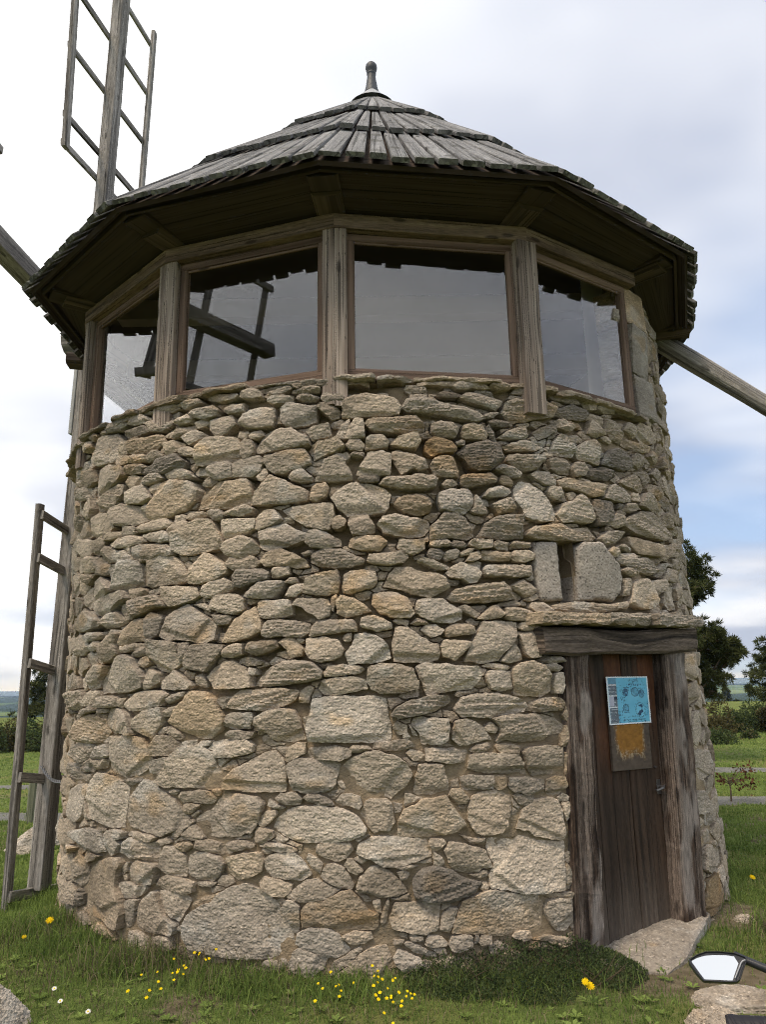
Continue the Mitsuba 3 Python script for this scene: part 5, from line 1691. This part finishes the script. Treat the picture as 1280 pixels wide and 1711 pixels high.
sow(62000, rect(-2.7, 2.5, -3.75, -1.5), lambda x, y: 0.030 + 0 * x, 0.0044)
sow(16000, rect(-3.6, -1.7, -1.9, 0.6), lambda x, y: 0.060 + 0 * x, 0.0060)
sow(12000, rect(1.9, 3.6, -2.0, 0.6), lambda x, y: 0.060 + 0 * x, 0.0060)
sow(26000, wedge(-31, -20, 6.5, 15), lambda x, y: 0.045 + 0 * x, 0.011, tone0=0.66)
sow(26000, wedge(19, 31, 6.5, 15), lambda x, y: 0.045 + 0 * x, 0.011, tone0=0.66)
sow(14000, wedge(-31, -19, 15, 34), lambda x, y: 0.05 + 0 * x, 0.028, tone0=0.72)
sow(14000, wedge(18, 31, 15, 34), lambda x, y: 0.05 + 0 * x, 0.028, tone0=0.72)
# tall tussocks right of the door and along the left foot of the wall
for cx_, cy_, n, hh in ((2.62, -1.75, 700, 0.15), (2.9, -1.4, 500, 0.14), (2.35, -2.2, 350, 0.10), (-2.35, -1.65, 900, 0.12), (-1.95, -2.05, 800, 0.11), (-1.45, -2.42, 900, 0.11), (-0.75, -2.72, 900, 0.10), (-0.2, -2.78, 700, 0.09), (-3.1, 0.1, 500, 0.16), (-2.85, -0.45, 500, 0.14)):
    x, y = cx_ + rs.normal(0, 0.16, n), cy_ + rs.normal(0, 0.11, n)
    k = np.hypot(x - 0.03, y) > 2.62
    x, y = x[k], y[k]
    G.add(*blades(x, y, ground_z(x, y), hh * rs.uniform(0.4, 1.2, len(x)), 0.005 * rs.uniform(0.7, 1.3, len(x)), rs.normal(0.45, 0.25, len(x)), rs, 0.75))
for _ in range(420):
    x0, y0 = rs.uniform(-2.7, 2.4), rs.uniform(-3.6, -2.0)
    if math.hypot(x0, y0) < 2.72 or (x0 > 0.9 and rs.random() < 0.6):
        continue
    n = rs.integers(4, 9)
    a = rs.uniform(0, 6.28) + np.arange(n) * 6.28 / n + rs.normal(0, .2, n)
    L = rs.uniform(.02, .05) * rs.uniform(.7, 1.2, n)
    z0 = float(ground_z(x0, y0))
    d, s_ = np.stack([np.cos(a), np.sin(a), 0.5 + 0 * a], -1), np.stack([-np.sin(a), np.cos(a), 0 * a], -1)
    b0 = np.tile([x0, y0, z0 + .006], (n, 1))
    Lw = L[:, None]
    V = np.stack([b0, b0 + d * Lw * .6 + s_ * Lw * .22, b0 + d * Lw * [1, 1, .75], b0 + d * Lw * .6 - s_ * Lw * .22], 1).reshape(-1, 3)
    k = np.arange(n)[:, None] * 4
    G.add(V, np.concatenate([k + [0, 1, 2], k + [0, 2, 3]]), np.tile([np.clip(rs.normal(.55, .2), 0, 1), .5], (4 * n, 1)))
G.put('grass', 'grass_mat')
tag('grass', 'short green grass with worn patches around the mill', 'grass', kind='stuff')

# dry stalks and dead heather along the foot of the wall
Dm = MB()
for cx_, cy_, sx, n, hh in ((-1.32, -2.46, 0.26, 420, 0.20), (-0.75, -2.68, 0.2, 170, 0.14), (-2.1, -1.92, 0.2, 160, 0.18), (0.9, -2.78, 0.25, 260, 0.06), (2.35, -1.95, 0.25, 260, 0.09), (0.05, -2.78, 0.4, 140, 0.10), (-0.5, -2.95, 0.6, 160, 0.07), (-1.75, -2.5, 0.35, 150, 0.08)):
    x, y = cx_ + rs.normal(0, sx, n), cy_ + rs.normal(0, 0.10, n)
    k = np.hypot(x - 0.03, y) > 2.64
    x, y = x[k], y[k]
    Dm.add(*blades(x, y, ground_z(x, y), hh * rs.uniform(0.35, 1.25, len(x)), 0.0035 * rs.uniform(0.6, 1.4, len(x)), rs.uniform(0, 1, len(x)) ** 1.5, rs, 0.9))
x, y = rs.uniform(-2.7, 2.6, 9000), rs.uniform(-3.7, -1.6, 9000)
k = ground_ok(x, y)
x, y = x[k], y[k]
Dm.add(*blades(x, y, ground_z(x, y), 0.030 * rs.uniform(0.4, 1.4, len(x)), 0.0045 * rs.uniform(0.6, 1.4, len(x)), rs.uniform(0.3, 1, len(x)), rs, 1.2))
Dm.put('dry_stalks', 'dry_mat')
tag('dry_stalks', 'brown dry stalks and dead stems along the foot of the stone wall', 'dry grass', kind='stuff')


# ------------------------------------------------------------------ leaves of shrubs and trees
def leaves(c, nrm, size, tone, rs, aspect=0.5):
    """Leaf quads (two triangles each) at the points c, length size, facing nrm more or less."""
    n = len(c)
    d = rs.normal(size=(n, 3))
    d /= np.linalg.norm(d, axis=1, keepdims=True)
    a = nrm + 0.9 * d
    a /= np.linalg.norm(a, axis=1, keepdims=True) + 1e-9
    b = np.cross(a, rs.normal(size=(n, 3)))
    b /= np.linalg.norm(b, axis=1, keepdims=True) + 1e-9
    s = np.broadcast_to(size, (n,))[:, None] * rs.uniform(0.6, 1.3, (n, 1))
    V = np.stack([c, c + a * s * 0.5 + b * s * aspect * 0.5, c + a * s, c + a * s * 0.5 - b * s * aspect * 0.5], 1).reshape(-1, 3)
    k = np.arange(n)[:, None] * 4
    return V, np.concatenate([k + [0, 1, 2], k + [0, 2, 3]]), np.stack([np.repeat(np.clip(tone, 0, 1), 4), np.tile([0, .5, 1, .5], n)], -1)


def shrub(key, c, rad, n, size, mat, label, seed, cat='bush', group='bushes at the edges of the lawn', stems=9, lumps=16, aspect=0.45):
    rs = np.random.default_rng(seed)
    c, rad = np.array(c, float), np.array(rad, float)
    m = MB()
    ld = rs.normal(size=(lumps, 3))
    ld[:, 2] = np.abs(ld[:, 2]) * 0.9
    ld /= np.linalg.norm(ld, axis=1, keepdims=True)
    lc = ld * rs.uniform(0.45, 0.85, (lumps, 1))
    lr = rs.uniform(0.22, 0.42, lumps)
    w = rs.integers(0, lumps, n)
    d = rs.normal(size=(n, 3))
    d /= np.linalg.norm(d, axis=1, keepdims=True)
    q = lc[w] + d * (lr[w] * rs.uniform(0.55, 1.1, n) ** 0.5)[:, None]
    q[:, 2] = np.maximum(q[:, 2], 0.0)
    tone = 0.42 + rs.normal(0, 0.17, n) + (rs.random(lumps)[w] - 0.5) * 0.5
    m.add(*leaves(c + q * rad, d, size, tone, rs, aspect))
    scene_key = put(key + '__crown', m.mesh(), mat, uv=np.vstack(m.uv))
    s = MB()
    for k in range(stems):
        e = lc[k % lumps]
        t = np.linspace(0, 1, 5)[:, None]
        s.add(*tube(c + [0, 0, -0.03] + (e * rad) * t + rs.normal(0, 0.03, (5, 3)) * rad * t, np.linspace(0.022, 0.006, 5) * max(rad[2], 0.25), 5))
    s.put(key + '__stem', 'bark_mat')
    tag(key, label, cat, group)


def pine(key, base, height, clumps, label, seed, needle=0.13, per=420, lean=0.0, nw=0.16):
    """Trunk, a limb to every clump, and clumps of needle sprays. clumps: (dx, dy, z, radius)."""
    rs = np.random.default_rng(seed)
    base = np.array(base, float)
    t = np.linspace(0, 1, 12)
    tr = base + np.stack([lean * t * t, 0 * t, height * t], -1) + (meshkit.fbm(np.stack([t * 4 + seed, 0 * t, 0 * t], -1), 2, seed=3)[:, None] - 0.5) * [0.25, 0.25, 0]
    put(key + '__trunk', tube(tr, np.linspace(0.035, 0.010, 12) * height, 9), 'bark_mat', smooth=True)
    br, cr = MB(), MB()
    for dx, dy, z, r in clumps:
        e = base + [dx, dy, z]
        s = tr[min(11, max(1, int((z - 0.35 * math.hypot(dx, dy)) / height * 11)))]
        u = np.linspace(0, 1, 7)[:, None]
        p = s + (e - s) * u + np.array([0, 0, -0.12]) * np.sin(u * np.pi) * np.linalg.norm(e - s) + rs.normal(0, 0.02, (7, 3))
        br.add(*tube(p, np.linspace(0.035, 0.012, 7) * height / 5, 6))
        k = 7 + int(r * 18)
        for _ in range(k):                         # sprays within the clump
            d = rs.normal(size=3)
            d[2] *= 0.75
            d /= np.linalg.norm(d)
            g = e + d * r * rs.uniform(0.35, 1.28) * np.array([1.2, 1.2, 0.70])
            br.add(*tube(np.array([e, (e + g) / 2 + rs.normal(0, 0.02, 3), g]), [0.010 * height / 5, 0.007 * height / 5, 0.004 * height / 5], 4, caps=False))
            n = int(per * rs.uniform(0.6, 1.2) / 8)
            o = rs.normal(size=(n, 3))
            o /= np.linalg.norm(o, axis=1, keepdims=True)
            sr = r * rs.uniform(0.14, 0.30)
            c = g + o * sr * rs.uniform(0.1, 0.9, (n, 1)) * [1, 1, 0.7]
            nr = o + np.array([0, 0, 0.55]) + 0.6 * d
            cr.add(*leaves(c, nr / np.linalg.norm(nr, axis=1, keepdims=True), needle, np.full(n, rs.uniform(0.15, 0.8)) + rs.normal(0, 0.12, n), rs, nw))
    br.put(key + '__branches', 'bark_mat')
    cr.put(key + '__crown', 'needle_mat')
    tag(key, label, 'tree', None if nw > 0.3 else 'pines around the mill')


# thyme-like mat under the wall left of the door
rs2 = np.random.default_rng(707)
m = MB()
n = 26000
a, r = rs2.uniform(0, 2 * np.pi, n), np.sqrt(rs2.random(n))
x, y = 0.62 + 0.74 * r * np.cos(a), -2.55 + 0.42 * r * np.sin(a)
edge_ = meshkit.fbm(np.stack([x * 4, y * 4, 0 * x], -1), 3, seed=8)
k = (np.hypot(x - 0.03, y) > 2.5) & (r < 0.55 + 0.9 * edge_)
x, y, r = x[k], y[k], r[k]
top = 0.012 + 0.13 * np.clip(1 - r ** 2, 0, 1) * (0.55 + 0.9 * meshkit.fbm(np.stack([x * 6, y * 6, 0 * x], -1), 3, seed=9)) * (0.55 + 0.6 * sstep(-2.9, -2.35, y))
z = ground_z(x, y) + top * rs2.uniform(0.4, 1.15, len(x))
nr = np.stack([0.3 * rs2.normal(size=len(x)), 0.3 * rs2.normal(size=len(x)) - 0.3, np.ones(len(x))], -1)
m.add(*leaves(np.stack([x, y, z], -1), nr, 0.017, 0.35 + 1.1 * (meshkit.fbm(np.stack([x * 9, y * 9, z * 9], -1), 3, seed=4) - 0.5) + rs2.normal(0, 0.18, len(x)), rs2, 0.42))
gx, gy = 0.6 + rs2.normal(0, 0.42, 800), -2.62 + rs2.normal(0, 0.2, 800)
k = np.hypot(gx - 0.03, gy) > 2.62
m.put('creeping_shrub__leaves', 'thyme_mat')
bl = MB()
gx, gy = gx[k], gy[k]
bl.add(*blades(gx, gy, ground_z(gx, gy) + 0.02, 0.085 * rs2.uniform(0.4, 1.2, len(gx)), 0.0042 * rs2.uniform(0.7, 1.3, len(gx)), rs2.normal(0.4, 0.25, len(gx)), rs2, 0.8))
bl.put('creeping_shrub__grass_blades', 'grass_mat')
sm = MB()
for _ in range(60):
    xx, yy = 0.66 + rs2.uniform(-0.45, 0.45), -2.52 + rs2.uniform(-0.25, 0.2)
    t = np.linspace(0, 1, 4)[:, None]
    sm.add(*tube(np.array([xx, yy, 0.02]) + t * [rs2.uniform(-.14, .14), rs2.uniform(-.1, .1), rs2.uniform(.06, .15)], [0.004, 0.0035, 0.003, 0.0015], 4, caps=False))
sm.put('creeping_shrub__stems', 'dry_mat')
tag('creeping_shrub__stems', kind='stuff')
tag('creeping_shrub__leaves', kind='stuff')
tag('creeping_shrub__grass_blades', kind='stuff')
tag('creeping_shrub', 'dense dark green creeping shrub mat at the wall foot left of the door', 'shrub')


# ------------------------------------------------------------------ flowers
def disc_flower(m, c, r, nrm, petals, rs, mat_tone=0.6, layers=1):
    nrm = np.asarray(nrm, float)
    nrm /= np.linalg.norm(nrm)
    a = np.cross(nrm, [0.3, 0.9, 0.2])
    a /= np.linalg.norm(a)
    b = np.cross(nrm, a)
    for l in range(layers):
        rr = r * (1 - 0.28 * l)
        for k in range(petals):
            t = 2 * np.pi * (k + 0.5 * l + rs.uniform(-.15, .15)) / petals
            d, s = a * math.cos(t) + b * math.sin(t), -a * math.sin(t) + b * math.cos(t)
            w = rr * 2.6 / petals
            lift = nrm * rr * (0.15 + 0.25 * l)
            V = np.array([c + nrm * 0.001 * l, c + d * rr * .55 + s * w + lift * .6, c + d * rr + lift, c + d * rr * .55 - s * w + lift * .6])
            m.add(V, [[0, 1, 2, 3]], np.tile([np.clip(mat_tone + rs.normal(0, .2), 0, 1), 0.5], (4, 1)))


def stem(m, p0, p1, rs, r=0.0012):
    p0, p1 = np.array(p0, float), np.array(p1, float)
    mid = (p0 + p1) / 2 + rs.normal(0, 0.008, 3)
    v, f = tube(np.array([p0, mid, p1]), r, 4, caps=False)
    m.add(v, f, np.tile([0.4, 0.5], (len(v), 1)))


rs3 = np.random.default_rng(515)
for k, (x, y, h, r, lab) in enumerate(((-2.14, -1.80, 0.10, 0.028, 'large yellow dandelion in the grass at the left foot of the wall'), (-2.24, -1.93, 0.06, 0.016, 'half open yellow dandelion lower and left of the large one'),
                                       (0.97, -2.97, 0.085, 0.026, 'yellow dandelion leaning over bare soil in front of the creeping shrub'), (2.66, -1.00, 0.10, 0.024, 'yellow dandelion in tall grass right of the mill'))):
    key = 'dandelion' if k == 0 else f'dandelion_{k:03d}'
    z = float(ground_z(x, y))
    s, f, l = MB(), MB(), MB()
    tip = np.array([x + rs3.normal(0, .008), y - 0.015, z + h])
    stem(s, (x, y, z), tip, rs3, 0.002)
    disc_flower(f, tip, r, (0.1, -0.55, 0.8), 13, rs3, 0.45, 3)
    if k == 2:
        stem(s, (x, y, z), tip + [-0.022, -0.01, 0.022], rs3, 0.002)
        disc_flower(f, tip + [-0.022, -0.01, 0.022], r * 0.75, (-0.3, -0.6, 0.6), 13, rs3, 0.45, 3)
    s.put(key + '__stem', 'grass_mat')
    f.put(key + '__flower', 'yellow_mat')
    for q in range(7):
        a = 2 * np.pi * q / 7 + rs3.uniform(-.3, .3)
        d = np.array([math.cos(a), math.sin(a), 0.35])
        sd = np.array([-math.sin(a), math.cos(a), 0])
        b0 = np.array([x, y, z + .004])
        L = rs3.uniform(.05, .085)
        l.add(np.array([b0, b0 + d * L * .6 + sd * .009, b0 + d * L * [1, 1, .8], b0 + d * L * .6 - sd * .009]), [[0, 1, 2, 3]], np.tile([0.7, .5], (4, 1)))
    l.put(key + '__leaf', 'grass_mat')
    tag(key, lab, 'flower', 'dandelions in the grass')
for k, (x, y, sx, sy, n, lab) in enumerate(((-1.04, -2.62, 0.075, 0.07, 15, 'clump of small yellow flowers below the great grey stone, left of the grass centre'), (-1.25, -2.86, 0.10, 0.08, 7, 'sparse small yellow flowers lower left of the brightest left clump'),
                                            (-0.32, -2.86, 0.05, 0.10, 8, 'few small yellow flowers between the two dense clumps'), (-0.03, -3.02, 0.065, 0.13, 34, 'tall dense clump of small yellow flowers at bottom centre'))):
    key = 'flowering_plant' if k == 0 else f'flowering_plant_{k:03d}'
    s = MB()
    z = float(ground_z(x, y))
    for q in range(n):
        fx, fy = x + rs3.normal(0, sx), y + rs3.normal(0, sy)
        tip = np.array([fx, fy, float(ground_z(fx, fy)) + rs3.uniform(0.05, 0.115)])
        stem(s, (x + (fx - x) * .5, y + (fy - y) * .5, z), tip, rs3)
        f = MB()
        disc_flower(f, tip, rs3.uniform(0.0065, 0.0105), (rs3.normal(0, .3), -0.5, 0.8), 5, rs3, 0.8, 2)
        f.put(key + '__flower', 'yellow_mat')
    s.put(key + '__stem', 'grass_mat')
    tag(key, lab, 'flower', 'clumps of small yellow flowers')
for k, (x, y, lab) in enumerate(((-1.70, -2.79, 'upper white daisy in the short grass right of the corner boulder'), (-1.60, -2.96, 'middle white daisy in the short grass right of the corner boulder'), (-1.42, -3.08, 'white daisy nearest the bottom edge, right of the corner boulder'))):
    key = 'daisy' if k == 0 else f'daisy_{k:03d}'
    z = float(ground_z(x, y))
    s, f, h = MB(), MB(), MB()
    tip = np.array([x, y, z + 0.055])
    stem(s, (x, y, z), tip, rs3)
    disc_flower(f, tip, 0.014, (0.05, -0.5, 0.8), 12, rs3, 0.6, 1)
    disc_flower(h, tip + [0, -0.001, 0.002], 0.005, (0.05, -0.5, 0.8), 6, rs3, 0.5, 1)
    s.put(key + '__stem', 'grass_mat')
    f.put(key + '__petals', 'white_mat')
    h.put(key + '__heart', 'yellow_mat')
    tag(key, lab, 'flower', 'daisies in the grass')

# ------------------------------------------------------------------ background plants
def polar(az, d, z=None):
    a = math.radians(az)
    x, y = SPOT[0] + d * math.sin(a), SPOT[1] + d * math.cos(a)
    return [x, y, float(ground_z(x, y)) if z is None else z]


rs4 = np.random.default_rng(88)
b = polar(19.2, 17.5)
R_ = lambda az, d, tan: (lambda p: (p[0] - b[0], p[1] - b[1], SPOT[2] + tan * d - b[2]))(polar(az, d))
cl = []
for az, tan, r, d in ((22.0, 0.140, .30, 17.2), (22.3, 0.122, .26, 17.4), (21.6, 0.128, .34, 17.8), (21.7, 0.102, .26, 17.4), (21.4, 0.112, .34, 17.0), (22.1, 0.100, .16, 17.3),
                      (22.6, 0.058, .34, 16.8), (23.2, 0.050, .32, 17.0), (23.6, 0.040, .28, 17.2), (22.3, 0.050, .36, 17.6), (22.1, 0.032, .34, 17.3), (22.9, 0.034, .30, 17.5), (23.1, 0.022, .22, 17.2), (22.2, 0.014, .32, 17.4), (22.6, 0.008, .24, 17.0), (23.8, 0.030, .18, 17.1), (21.8, 0.000, .32, 17.4), (22.5, -0.008, .22, 17.3), (22.8, 0.046, .30, 17.1), (23.3, 0.034, .28, 16.9), (22.0, 0.058, .34, 17.2), (22.7, 0.022, .28, 17.1), (22.2, 0.040, .34, 17.0), (23.9, 0.037, .17, 17.0), (21.9, 0.018, .34, 17.0), (21.8, 0.140, .3, 17.3), (22.0, 0.112, .26, 17.2),
                      (21.0, 0.150, .4, 17.6), (20.2, 0.175, .45, 17.5), (19.2, 0.19, .4, 17.5), (18.2, 0.16, .5, 17.4), (17.4, 0.11, .5, 17.5), (17.0, 0.05, .5, 17.3), (18.2, 0.08, .5, 16.6), (19.5, 0.10, .5, 16.4), (20.4, 0.06, .5, 16.6), (18.0, 0.02, .5, 17.0), (20.3, 0.12, .5, 18.4), (20.8, 0.02, .4, 17.2)):
    cl.append((*R_(az, d, tan), r))
pine('pine_tree', b, 4.4, cl, 'pine with ragged dark crown showing right behind the mill wall', 21, 0.11, 900, 0.3)
b = polar(27.2, 27)
cl = [(*R_(az, d, tan), r) for az, tan, r, d in ((26.2, 0.030, .34, 27), (26.6, 0.044, .4, 27), (27.1, 0.056, .4, 27), (27.6, 0.047, .4, 27), (25.7, 0.012, .36, 26.8), (26.2, 0.010, .45, 26.6), (26.8, 0.020, .5, 26.6), (27.6, 0.022, .5, 27), (28.2, 0.018, .5, 27), (25.5, -0.006, .4, 26.8), (26.2, -0.012, .45, 26.5), (27, -0.01, .5, 26.5), (28, -0.008, .5, 27), (25.9, 0.022, .25, 27), (28.6, 0.0, .5, 27))]
pine('pine_tree_001', b, 2.6, cl, 'dark pine cut by the right edge of the photo', 22, 0.15, 800)
b = polar(-23.2, 31)
cl = [(*R_(az, d, tan), r) for az, tan, r, d in ((-23.6, 0.012, .35, 31), (-23.2, 0.024, .35, 31), (-22.8, 0.018, .4, 31), (-23.9, 0.004, .35, 31), (-22.6, 0.002, .5, 31), (-23.3, 0.002, .5, 30.8), (-24.0, -0.012, .45, 31), (-23.2, -0.016, .5, 30.6), (-22.4, -0.016, .5, 31), (-22.0, 0.012, .5, 31.2), (-24.4, -0.018, .35, 31), (-22.0, -0.02, .5, 31))]
pine('pine_tree_002', b, 2.4, cl, 'dark young pine behind the lower left sail', 23, 0.15, 800)
for k, (az, d, rad, mat, lab) in enumerate(((22.0, 24.0, (1.0, .8, 1.15), 'bush_mat', 'brownish bush directly right of the mill, under the pine branches'), (23.5, 27.5, (0.8, .7, 0.80), 'thyme_mat', 'low green bush right of the brownish bush'),
                                            (24.7, 28.5, (0.85, .8, 0.85), 'thyme_mat', 'rounded green bush in the middle of the right hedge line'), (25.9, 28.0, (0.75, .7, 0.75), 'bush_mat', 'olive bush under the pine at the right edge'), (27.3, 28.0, (1.0, .8, 0.9), 'thyme_mat', 'dark bush at the far right edge under the pine'),
                                            (22.55, 22.0, (0.48, .4, 0.42), 'thyme_mat', 'small dark gorse tuft on the lawn nearest the mill'), (24.4, 24.5, (0.24, .3, 0.22), 'thyme_mat', 'tiny gorse tuft on the right lawn beyond the larger tuft'))):
    shrub('bush' if k == 0 else f'bush_{k:03d}', polar(az, d), rad, 4200 if k < 5 else 1500, 0.085 if k < 5 else 0.07, mat, lab, 900 + k)
for k, (az, d, rad, mat, lab) in enumerate(((-27.8, 29.5, (1.3, .8, 1.3), 'thyme_mat', 'dark bush at the left edge of the photo'), (-26.3, 30.5, (1.0, .8, 1.10), 'thyme_mat', 'dark bush second from the left edge'), (-25.0, 30.0, (0.95, .8, 1.15), 'bush_mat', 'olive brown bush left of the sail rail'), (-23.7, 29.5, (1.0, .8, 1.0), 'thyme_mat', 'dark green bush between the two timbers of the lower sail'), (-22.3, 29.5, (1.0, .8, 1.05), 'bush_mat', 'bush between the lower sail and the mill wall'))):
    shrub(f'bush_{k + 7:03d}', polar(az, d), rad, 4200, 0.09, mat, lab, 950 + k)
# two firs far out on the right
b = polar(23.25, 210, -9.0)
pine('fir_tree', b, 9.0, [(0, 0, z, 1.7 - 0.16 * z) for z in (1.5, 3, 4.5, 6, 7.5, 8.6)] + [(2.4, 0, z, 1.3 - 0.14 * z) for z in (1.5, 3, 4.5, 5.8)], 'tiny distant firs on the skyline right of the mill', 31, 0.9, 260, nw=0.35)

# bare brown sapling on the right lawn
x, y = 4.46, 3.49
z = float(ground_z(x, y))
s, l = MB(), MB()
rs5 = np.random.default_rng(61)
s.add(*tube([(x, y, z), (x + .01, y, z + .17), (x - .01, y, z + .34)], [.012, .009, .005], 6))
for k in range(11):
    h0 = rs5.uniform(.12, .32)
    e = np.array([x + (rs5.uniform(.08, .30) if k < 8 else -rs5.uniform(.1, .17)), y + rs5.normal(0, .08), z + (rs5.uniform(.16, .46) if k < 8 else rs5.uniform(.25, .34))])
    s.add(*tube(np.array([(x, y, z + h0), (np.array([x, y, z + h0]) + e) / 2 + [0, 0, .03], e]), [.006, .004, .002], 5, caps=False))
    n = 16
    c = e + rs5.normal(0, 1, (n, 3)) * [.05, .04, .045]
    l.add(*leaves(c, rs5.normal(size=(n, 3)) * .3 + [0, -.5, .6], 0.045, rs5.random(n), rs5, 0.6))
s.put('sapling__stem', 'bark_mat')
l.put('sapling__leaves', 'autumn_mat')
tag('sapling', 'thin small sapling with reddish brown leaves on the lawn right of the mill', 'sapling')

# ------------------------------------------------------------------ handlebar with mirror
MC, MX, MY, MN = np.array([0.6271, -5.4662, 0.9717]), np.array([0.9656, -0.2601, 0]), np.array([0.1257, 0.4666, 0.8755]), np.array([-0.2277, -0.8454, 0.4832])


def mp(p, h):
    p = np.asarray(p, float) / 1000
    return MC + p[:, :1] * MX + p[:, 1:] * MY + MN * h


def smooth_outline(pts, r):
    P = Polygon(pts)
    P = P.buffer(-r).buffer(2 * r).buffer(-r)
    return np.array(P.exterior.segmentize(2.0).coords)[:-1]


glass = np.array([(-47.2, 7.0), (-35.5, 13.1), (-22.2, 17.6), (-6.6, 20.1), (16.3, 21.2), (31.8, 20.1), (37.7, 8.8), (22.3, -20.9), (-27.5, -22.3), (-35.3, -11.3)])
house = np.array([(-51.3, 9.7), (-37.3, 18.4), (-18.4, 25.7), (7.2, 27.3), (34.7, 26.0), (55.9, 19.5), (51.7, 9.8), (44.6, -2.5), (36.9, -18.1), (29.9, -23.2), (18.8, -24.8), (-29.8, -26.0), (-40.5, -14.5), (-50.5, 0.8)])
g = smooth_outline(glass, 2.0)
i = np.arange(len(g))
put('handlebar__mirror__glass', (np.vstack([mp(g, 0.0), mp(g.mean(0)[None], 0.0)]), np.stack([i, (i + 1) % len(g), np.full(len(g), len(g))], -1)), 'mirror_mat')
o = smooth_outline(house, 3.0)
rings = [(1.0, -0.003), (1.0, 0.001), (0.985, 0.003), (0.955, 0.003), (0.93, 0.0005), (0.90, -0.001)]
V = [mp(o * s, h) for s, h in rings] + [mp(o * s, h) for s, h in ((1.0, -0.012), (0.93, -0.022), (0.75, -0.030), (0.4, -0.034))]
order = [9, 8, 7, 6, 0, 1, 2, 3, 4, 5]
V = [V[k] for k in order]
n = len(o)
F = []
for k in range(len(V) - 1):
    F += [[k * n + a, k * n + (a + 1) % n, (k + 1) * n + (a + 1) % n, (k + 1) * n + a] for a in range(n)]
V = np.vstack(V + [mp(np.zeros((1, 2)), -0.034), mp(np.zeros((1, 2)), -0.0012)])
F = np.array(F)
F = np.vstack([F[:, [0, 1, 2]], F[:, [0, 2, 3]], [[a, (a + 1) % n, len(V) - 2] for a in range(n)], [[9 * n + a, 9 * n + (a + 1) % n, len(V) - 1] for a in range(n)]])
put('handlebar__mirror', (V, F), 'black_plastic', smooth=True)
v, f = tube(mp([(50.5, 14.5), (45.8, 13.0), (42.0, 9.0), (38.0, 2.0), (27.0, -17.5)], 0.0042), 0.0011, 6)
put('handlebar__mirror__trim', (v, f), 'lead_mat', smooth=True)
v, f = tube([(0.672, -5.438, 0.981), (0.690, -5.452, 0.977), (0.7195, -5.467, 0.967), (0.80, -5.52, 0.935), (0.87, -5.60, 0.925)], [0.0095, 0.0075, 0.0078, 0.008, 0.009], 12)
put('handlebar__mirror_stalk', (v, f), 'black_plastic', smooth=True)
p0, p1 = np.array([0.581, -5.598, 0.9215]), np.array([0.711, -5.644, 0.9310])
t = np.linspace(0, 1, 24)
v, f = tube(p0 + (p1 - p0) * t[:, None], np.concatenate([[0.0165, 0.0185, 0.0185], np.full(21, 0.0178)]), 20)
ii = np.arange(len(v))
put('handlebar__grip', (v, f), 'rubber_mat', smooth=True, uv=np.stack([ii // 20 * 0.0058, (ii % 20) * 0.0056], -1))
v, f = tube([p0 + (p1 - p0) * 0.9, p1 + (p1 - p0) * 1.2, p1 + (p1 - p0) * 2.2 + [0, 0.03, 0.0], p1 + (p1 - p0) * 3.6 + [0, 0.10, -0.02]], 0.011, 12)
put('handlebar__tube', (v, f), 'iron_mat', smooth=True)
tag('handlebar', 'black handlebar grip with a small angular mirror at the lower right corner', 'handlebar')

# ------------------------------------------------------------------ air
if HAZE:
    scene['air'] = {'type': 'homogeneous', 'albedo': {'type': 'rgb', 'value': [0.93, 0.95, 0.98]}, 'sigma_t': {'type': 'rgb', 'value': [1.0e-4, 1.35e-4, 2.0e-4]}}
    scene['haze'] = {'type': 'cube', 'to_world': T().translate([0, 0, 0.0]).scale([7400, 7400, 75]), 'bsdf': {'type': 'null'}, 'interior': {'type': 'ref', 'id': 'air'}}
    scene['camera']['medium'] = {'type': 'ref', 'id': 'air'}
    tag('haze', kind='stuff')
